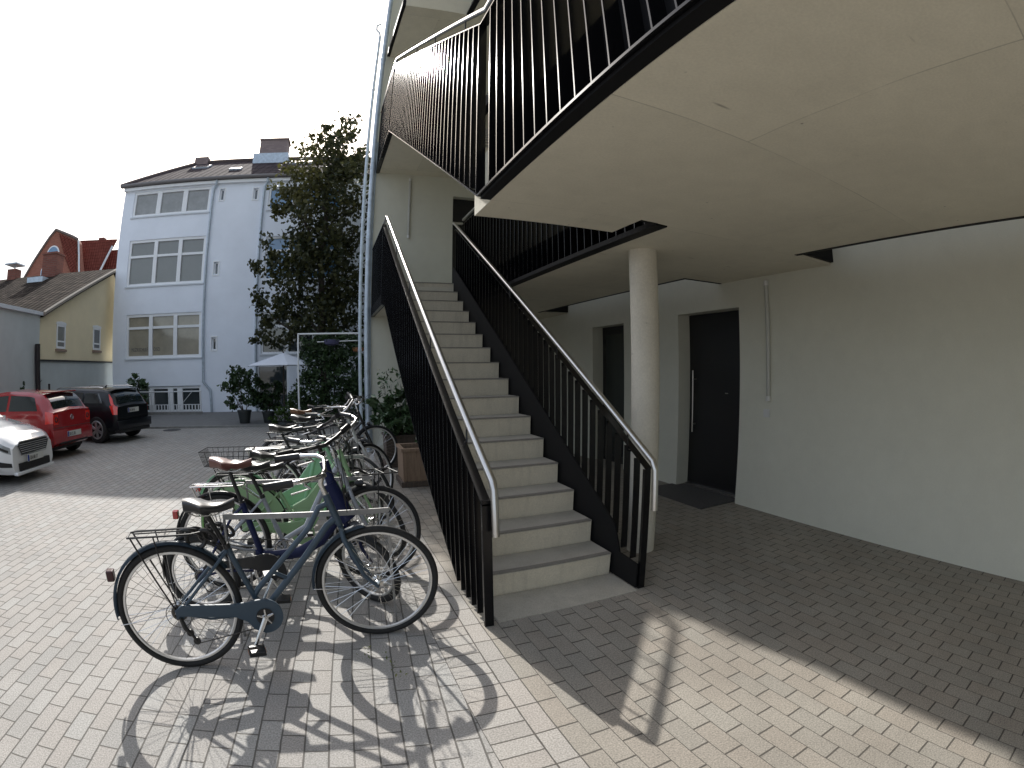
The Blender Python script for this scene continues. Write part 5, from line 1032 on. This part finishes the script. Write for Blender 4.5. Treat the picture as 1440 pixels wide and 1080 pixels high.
def interp(tab, x):
    if x <= tab[0][0]: return tab[0][1]
    for (a, va), (b_, vb) in zip(tab, tab[1:]):
        if x <= b_:
            t = (x - a) / (b_ - a); t = t * t * (3 - 2 * t) * 0.5 + t * 0.5; return va + (vb - va) * t
    return tab[-1][1]
class Body:
    """body surface as a function of x (0 = rear, L = front) and s (0 bottom centre .. 7 top centre)"""
    def __init__(q, W, bot, belt, top, plan, tum=0.74, cabin=(0, 0)):
        q.W, q.bot, q.belt, q.top, q.plan, q.tum = W / 2, bot, belt, top, plan, tum
    def sec(q, x):
        w = q.W * interp(q.plan, x); zb, ze, zt = interp(q.bot, x), interp(q.belt, x), interp(q.top, x)
        g = max(0.0, zt - ze); k = min(1.0, g / 0.35)
        wr = w * (0.90 - (0.90 - q.tum) * k); edge = min(0.07, 0.03 + g * 0.2)
        return [(0, zb), (w * 0.86, zb), (w * 0.985, zb + 0.10), (w, zb + (ze - zb) * 0.52), (w * 0.965, ze), (wr * 1.03, max(ze + 0.004, zt - edge)), (wr * 0.90, zt - edge * 0.15), (0, zt + 0.018)]
    def pt(q, x, s, side=1, off=0.0):
        P = q.sec(x); i = min(6, int(s)); t = s - i
        p = Vector((x, P[i][0] + (P[i + 1][0] - P[i][0]) * t, P[i][1] + (P[i + 1][1] - P[i][1]) * t))
        if off:
            e = 0.01; P2 = q.pt(x + e, s, 1); j = P[i + 1]; ds = Vector((0, j[0] - P[i][0], j[1] - P[i][1])); n = ds.cross(P2 - p)
            if n.length > 1e-9:
                n.normalize()
                if n.y * p.y < -1e-6 and abs(n.y) > 0.3 or (abs(n.y) <= 0.3 and n.z < 0 and s > 4): n = -n
                p += n * off
        p.y *= side; return p
    def mesh(q, L_, n=56):
        b = MB(); xs = [L_ * i / n for i in range(n + 1)]; rings = []
        for x in xs:
            S_ = q.sec(x); fin = []
            for i in range(7):
                for t in (0, 0.5): fin.append((S_[i][0] + (S_[i + 1][0] - S_[i][0]) * t, S_[i][1] + (S_[i + 1][1] - S_[i][1]) * t))
            fin.append(S_[7]); ring = [(x, y, z) for y, z in fin] + [(x, -y, z) for y, z in fin[-2:0:-1]]
            rings.append([b.b.verts.new(p) for p in ring])
        m = len(rings[0])
        for i in range(n):
            for j in range(m): b.b.faces.new((rings[i][j], rings[i + 1][j], rings[i + 1][(j + 1) % m], rings[i][(j + 1) % m]))
        b.b.faces.new(rings[0]); b.b.faces.new(rings[-1][::-1]); return b
    def patch(q, x0, x1, s0, s1, side, off=0.006, n=8, slant=None):
        """panel lying on the body; slant(x, t) may bend its ends"""
        b = MB(); G = []
        for i in range(n + 1):
            row = []
            for j in range(5):
                t = j / 4; s = s0 + (s1 - s0) * t; a0, a1 = (x0, x1) if slant is None else slant(t); x = a0 + (a1 - a0) * i / n
                row.append(b.b.verts.new(q.pt(x, s, side, off)))
            G.append(row)
        for i in range(n):
            for j in range(4): b.b.faces.new((G[i][j], G[i + 1][j], G[i + 1][j + 1], G[i][j + 1]))
        return b
def cut(o, cyls):
    """cut the wheel arches out of the body"""
    bpy.context.view_layer.update()
    tools = []
    for c, r in cyls:
        k = MB(); k.cyl((c[0], -2, c[2]), (c[0], 2, c[2]), r, 40); t = k.build('tool', M_CTRIM); tools.append(t)
        m = o.modifiers.new('cut', 'BOOLEAN'); m.operation = 'DIFFERENCE'; m.object = t; m.solver = 'EXACT'
    bpy.context.view_layer.update(); dg = bpy.context.evaluated_depsgraph_get(); me = bpy.data.meshes.new_from_object(o.evaluated_get(dg)); o.modifiers.clear(); old = o.data; me.name = old.name; o.data = me
    for t in tools: bpy.data.objects.remove(t)
    for p in me.polygons: p.use_smooth = True
    me.set_sharp_from_angle(angle=math.radians(34))
def car_wheel(parent, x, y, r, w_, side, spokes=5):
    t = MB(); t.tube([(x, y - w_ / 2, r), (x, y - w_ / 2 + 0.02, r), (x, y + w_ / 2 - 0.02, r), (x, y + w_ / 2, r)], [r * 0.93, r, r, r * 0.93], 40)
    wo_ = t.build('wheel', M_TYRE, parent, smooth=True)
    R_ = MB(); yo = y + side * (w_ / 2 + 0.002); R_.ring((x, yo, r), (0, 1, 0), r * 0.64, 0.018, 36, 8)
    for i in range(spokes):
        a = 2 * math.pi * i / spokes + 0.4
        for da in (-0.13, 0.13): R_.tube([(x, yo + side * 0.004, r), (x + r * 0.62 * math.cos(a + da), yo, r + r * 0.62 * math.sin(a + da))], [0.026, 0.016], 6)
    R_.tube([(x, yo - side * 0.02, r), (x, yo + side * 0.012, r)], 0.035, 14); R_.build('rim', mat('alloy_rim', (0.42, 0.42, 0.43), 0.3, metal=0.9), wo_, smooth=True)
    d = MB(); d.tube([(x, yo - side * 0.012, r), (x, yo - side * 0.005, r)], r * 0.63, 32); d.build('brake_disc', M_CTRIM, wo_)
def plate(parent, x, z, body, side, w_=0.46, h_=0.10, rake=0.0):
    s = -1 if side == 'rear' else 1
    b = MB(); b.box(x - 0.006, -w_ / 2, z, x + 0.006, w_ / 2, z + h_, bev=0.003); p = b.build('number_plate', M_PLATE, parent)
    yb = w_ / 2 if s < 0 else -w_ / 2; b = MB(); b.box(x + s * 0.0065 - 0.001, min(yb, yb - (0.045 if s < 0 else -0.045)), z + 0.004, x + s * 0.0065 + 0.001, max(yb, yb - (0.045 if s < 0 else -0.045)), z + h_ - 0.004); b.build('country_band', M_PBLUE, p)
    rot = (math.pi / 2, 0, -math.pi / 2) if s < 0 else (math.pi / 2, 0, math.pi / 2)
    text(body, h_ * 0.80, M_BLKP, p, (x + s * 0.0075, (w_ / 2 - 0.06) if s < 0 else -(w_ / 2 - 0.06), z + h_ * 0.2), rot, name='plate_letters', font_scale=(0.62, 1))
def mirrorcar(parent, body, x, s, m):
    for side in (1, -1):
        p = body.pt(x, s, side); b = MB(); b.box(-0.05, -0.08, -0.05, 0.05, 0.08, 0.05, bev=0.02, T=Matrix.Translation(p + Vector((0, side * 0.09, 0.03)))); b.build('wing_mirror', m, parent, smooth=True)

# ---- red three-door hatchback, rear towards the courtyard
def red_car():
    e = empty('hatchback_car', (-6.50, 6.28, 0), math.radians(170), label='red hatchback parked nose to the garage wall between the white and the black car', cat='car')
    L_ = 3.5; B = Body(1.46, [(0, 0.30), (0.15, 0.22), (0.5, 0.17), (3.0, 0.17), (3.5, 0.24)], [(0, 0.86), (0.12, 0.88), (1.2, 0.86), (2.4, 0.80), (3.0, 0.72), (3.5, 0.52)],
             [(0, 0.875), (0.07, 0.91), (0.20, 1.10), (0.36, 1.20), (0.8, 1.245), (1.4, 1.26), (1.95, 1.22), (2.35, 1.02), (2.68, 0.83), (3.1, 0.74), (3.5, 0.54)], [(0, 0.86), (0.08, 0.93), (0.3, 0.985), (1.0, 1.0), (2.8, 0.99), (3.3, 0.92), (3.5, 0.80)], 0.76)
    o = B.mesh(L_).build('body', C_RED, e); cut(o, [((0.60, 0, 0.28), 0.325), ((2.85, 0, 0.28), 0.325)])
    MB().box(0.25, -0.60, 0.15, 3.2, 0.60, 0.45).build('underbody', M_CTRIM, e)
    for x in (0.60, 2.85):
        for s in (1, -1): car_wheel(e, x, s * 0.645, 0.27, 0.17, s)
    for s in (1, -1):
        B.patch(0.40, 1.28, 4.08, 4.95, s, 0.005, slant=lambda t: (0.38 + 0.16 * t, 1.28 + 0.0 * t)).build('side_window', M_CGLASS, e, smooth=True)
        B.patch(1.36, 2.3, 4.08, 4.95, s, 0.005, slant=lambda t: (1.36, 2.42 - 0.40 * t)).build('side_window', M_CGLASS, e, smooth=True)
        B.patch(0.0, 0.17, 3.30, 4.0, s, 0.008, n=4).build('tail_light', M_LAMPR, e, smooth=True)
        b = MB(); b.box(-0.014, s * 0.545 - 0.08, 0.64, 0.0, s * 0.545 + 0.07, 0.83, bev=0.01); tl = b.build('tail_light', M_LAMPR, e); b = MB(); b.ring((-0.015, s * 0.53, 0.735), (1, 0, 0), 0.04, 0.012, 20, 6); b.build('lamp_ring', M_CTRIM, tl, smooth=True)
    # rear window on the sloped top patch, both halves
    b = MB(); G = []
    for i in range(7):
        x = 0.075 + 0.24 * i / 6; G.append([b.b.verts.new(B.pt(x, sv, sd, 0.006)) for sd, sv in ((1, 6.05), (1, 6.5), (1, 6.95), (-1, 6.95), (-1, 6.5), (-1, 6.05))])
    for i in range(6):
        for j in range(5): b.b.faces.new((G[i][j], G[i + 1][j], G[i + 1][j + 1], G[i][j + 1]))
    b.build('rear_window', M_CGLASS, e, smooth=True)
    b = MB(); b.box(0.26, -0.50, 1.212, 0.40, 0.50, 1.235, bev=0.008); b.build('roof_spoiler', C_RED, e, smooth=True)
    b = MB(); b.box(-0.035, -0.66, 0.30, 0.0, 0.66, 0.54, bev=0.015); b.build('bumper', C_RED, e, smooth=True)
    b = MB(); b.box(-0.040, -0.48, 0.28, -0.0, 0.48, 0.32, bev=0.01); b.build('bumper_lip', M_CTRIM, e)
    b = MB(); b.ring((-0.004, 0, 0.745), (1, 0, 0), 0.045, 0.005, 24, 6); b.prism([(0.028, 0.772), (0.016, 0.772), (0.0, 0.735), (-0.016, 0.772), (-0.028, 0.772), (-0.006, 0.717), (0.006, 0.717)], -0.008, -0.002, axis='x'); b.build('badge', M_CHROME, e, smooth=True)
    plate(e, -0.043, 0.395, 'SU CL 38', 'rear')
    b = MB(); b.cyl((1.05, 0, 1.26), (0.86, 0, 1.45), 0.006, 6); b.build('aerial', M_BLKP, e)
    b = MB(); b.tube([(-0.003, -0.64, 0.58), (-0.003, 0.64, 0.58)], 0.004, 6); b.build('tailgate_seam', M_CTRIM, e); mirrorcar(e, B, 2.2, 4.0, C_RED)
    return e
red_car()
# ---- black wagon
def black_car():
    e = empty('wagon_car', (-6.00, 8.55, 0), math.radians(165), label='black wagon with tall red tail lights, parked right of the red hatchback', cat='car')
    L_ = 4.0; B = Body(1.52, [(0, 0.34), (0.15, 0.26), (0.5, 0.21), (3.5, 0.21), (4.0, 0.28)], [(0, 0.80), (0.1, 0.83), (1.2, 0.82), (2.7, 0.77), (3.4, 0.72), (4.0, 0.52)],
             [(0, 0.81), (0.05, 0.86), (0.16, 1.04), (0.28, 1.15), (0.6, 1.195), (1.5, 1.22), (2.1, 1.19), (2.55, 1.0), (2.9, 0.83), (3.5, 0.76), (4.0, 0.55)], [(0, 0.84), (0.1, 0.92), (0.35, 0.985), (1.0, 1.0), (3.3, 0.99), (3.8, 0.92), (4.0, 0.8)], 0.78)
    o = B.mesh(L_).build('body', C_BLK, e); cut(o, [((0.60, 0, 0.30), 0.35), ((3.1, 0, 0.30), 0.35)])
    MB().box(0.3, -0.66, 0.18, 3.6, 0.66, 0.5).build('underbody', M_CTRIM, e)
    for x in (0.60, 3.1):
        for s in (1, -1): car_wheel(e, x, s * 0.665, 0.30, 0.19, s, 6)
    for s in (1, -1):
        B.patch(0.50, 1.05, 4.2, 4.9, s, 0.005, slant=lambda t: (0.42 + 0.16 * t, 1.05)).build('side_window', M_CGLASS, e, smooth=True)
        B.patch(1.12, 1.75, 4.12, 4.93, s, 0.005).build('side_window', M_CGLASS, e, smooth=True); B.patch(1.82, 2.55, 4.12, 4.93, s, 0.005, slant=lambda t: (1.82, 2.68 - 0.42 * t)).build('side_window', M_CGLASS, e, smooth=True)
        B.patch(0.05, 0.2, 4.05, 5.0, s, 0.008, n=4, slant=lambda t: (0.03 + 0.14 * t, 0.15 + 0.13 * t)).build('tail_light', M_LAMPR, e, smooth=True)
        B.patch(0.0, 0.20, 3.25, 4.0, s, 0.008, n=4, slant=lambda t: (0.0, 0.10 + 0.10 * t)).build('tail_light', M_LAMPR, e, smooth=True)
        b = MB(); b.tube([(0.45, s * 0.60, 1.215), (0.6, s * 0.60, 1.235), (2.0, s * 0.60, 1.235), (2.15, s * 0.60, 1.205)], 0.012, 8); b.build('roof_rail', M_CHROME, e, smooth=True)
    b = MB(); G = []
    for i in range(7):
        x = 0.05 + 0.20 * i / 6; G.append([b.b.verts.new(B.pt(x, sv, sd, 0.006)) for sd, sv in ((1, 6.05), (1, 6.5), (1, 6.95), (-1, 6.95), (-1, 6.5), (-1, 6.05))])
    for i in range(6):
        for j in range(5): b.b.faces.new((G[i][j], G[i + 1][j], G[i + 1][j + 1], G[i][j + 1]))
    b.build('rear_window', M_CGLASS, e, smooth=True)
    b = MB(); b.box(0.20, -0.55, 1.165, 0.36, 0.55, 1.185, bev=0.007); b.build('roof_spoiler', C_BLK, e, smooth=True)
    b = MB(); b.box(-0.06, -0.70, 0.30, 0.0, 0.70, 0.50, bev=0.02); b.build('bumper', C_BLK, e, smooth=True); b = MB(); b.box(-0.05, -0.62, 0.22, 0.1, 0.62, 0.298, bev=0.01); b.build('bumper_lip', M_CTRIM, e)
    b = MB(); b.tube([(0.9, 0, 1.21), (0.86, 0, 1.265)], [0.03, 0.012], 8); b.build('aerial', M_BLKP, e, smooth=True)
    plate(e, -0.008, 0.655, 'EK DA 45', 'rear', w_=0.44); mirrorcar(e, B, 2.5, 4.0, C_BLK)
    b = MB(); b.tube([(-0.003, -0.66, 0.56), (-0.003, 0.66, 0.56)], 0.004, 6); b.build('tailgate_seam', M_CTRIM, e)
    return e
black_car()
# ---- white saloon, nose towards the courtyard
def white_car():
    L_ = 4.1; h = math.radians(-5); e = empty('saloon_car', (-6.10 - L_ * math.cos(h), 4.12 - L_ * math.sin(h), 0), h, label='white saloon car at the left edge, its grille facing the courtyard', cat='car')
    B = Body(1.60, [(0, 0.28), (0.3, 0.2), (3.6, 0.17), (4.1, 0.15)], [(0, 0.82), (1.0, 0.83), (2.4, 0.80), (3.2, 0.755), (3.8, 0.66), (4.1, 0.52)],
             [(0, 0.84), (0.5, 0.90), (0.9, 1.12), (1.4, 1.22), (2.1, 1.22), (2.55, 1.05), (2.95, 0.86), (3.5, 0.775), (3.85, 0.70), (4.1, 0.58)], [(0, 0.84), (0.4, 0.98), (3.2, 1.0), (3.65, 0.955), (3.92, 0.86), (4.1, 0.70)], 0.74)
    o = B.mesh(L_).build('body', C_WHT, e); cut(o, [((0.85, 0, 0.29), 0.335), ((3.28, 0, 0.29), 0.335)])
    MB().box(0.3, -0.66, 0.14, 3.75, 0.66, 0.45).build('underbody', M_CTRIM, e)
    for x in (0.85, 3.28):
        for s in (1, -1): car_wheel(e, x, s * 0.70, 0.285, 0.18, s)
    X = L_
    # grille: dark hexagon with chrome bars
    hexa = [(-0.42, 0.555), (-0.34, 0.42), (0.34, 0.42), (0.42, 0.555), (0.36, 0.60), (-0.36, 0.60)]
    b = MB(); b.prism(hexa, X + 0.002, X + 0.022, axis='x'); g = b.build('grille', M_CTRIM, e)
    b = MB(); b.tube([(X + 0.02, y * 1.03, (z - 0.51) * 1.08 + 0.51) for y, z in hexa], 0.010, 8, closed=True); b.build('grille_surround', M_CHROME, g, smooth=True)
    for k in range(5):
        z = 0.445 + 0.03 * k; hw = 0.33 + (z - 0.42) * 0.5; b = MB(); b.box(X + 0.022, -hw, z - 0.005, X + 0.028, hw, z + 0.005); b.build('grille_bar', M_CHROME, g)
    plate(e, X + 0.045, 0.30, 'GN AB 17', 'front', w_=0.44)
    b = MB(); b.box(X - 0.01, -0.42, 0.19, X + 0.035, 0.42, 0.30, bev=0.006); b.build('lower_intake', M_CTRIM, e)
    b = MB(); b.box(X - 0.05, -0.52, 0.135, X + 0.05, 0.52, 0.185, bev=0.015); b.build('bumper_lip', C_WHT, e, smooth=True)
    for s in (1, -1):
        B.patch(X - 0.42, X - 0.03, 3.55, 4.15, s, 0.006, slant=lambda t: (X - 0.42 + 0.05 * (1 - t), X - 0.02 - 0.02 * t)).build('headlight', M_LAMPC, e, smooth=True)
        B.patch(X - 0.36, X - 0.06, 3.62, 3.8, s, 0.011).build('headlight_trim', M_CTRIM, e, smooth=True)
        B.patch(X - 0.26, X - 0.02, 2.15, 2.75, s, 0.007).build('fog_light', M_CTRIM, e, smooth=True)
        B.patch(1.0, 1.75, 4.15, 4.93, s, 0.005, slant=lambda t: (0.85 + 0.2 * t, 1.75)).build('side_window', M_CGLASS, e, smooth=True); B.patch(1.82, 2.6, 4.15, 4.93, s, 0.005, slant=lambda t: (1.82, 2.75 - 0.42 * t)).build('side_window', M_CGLASS, e, smooth=True)
    b = MB(); G = []
    for i in range(7):
        x = 2.32 + 0.58 * i / 6; G.append([b.b.verts.new(B.pt(x, sv, sd, 0.006)) for sd, sv in ((1, 6.05), (1, 6.5), (1, 6.95), (-1, 6.95), (-1, 6.5), (-1, 6.05))])
    for i in range(6):
        for j in range(5): b.b.faces.new((G[i][j], G[i + 1][j], G[i + 1][j + 1], G[i][j + 1]))
    b.build('windscreen', M_CGLASS, e, smooth=True); mirrorcar(e, B, 2.6, 4.0, C_WHT)
    return e
white_car()
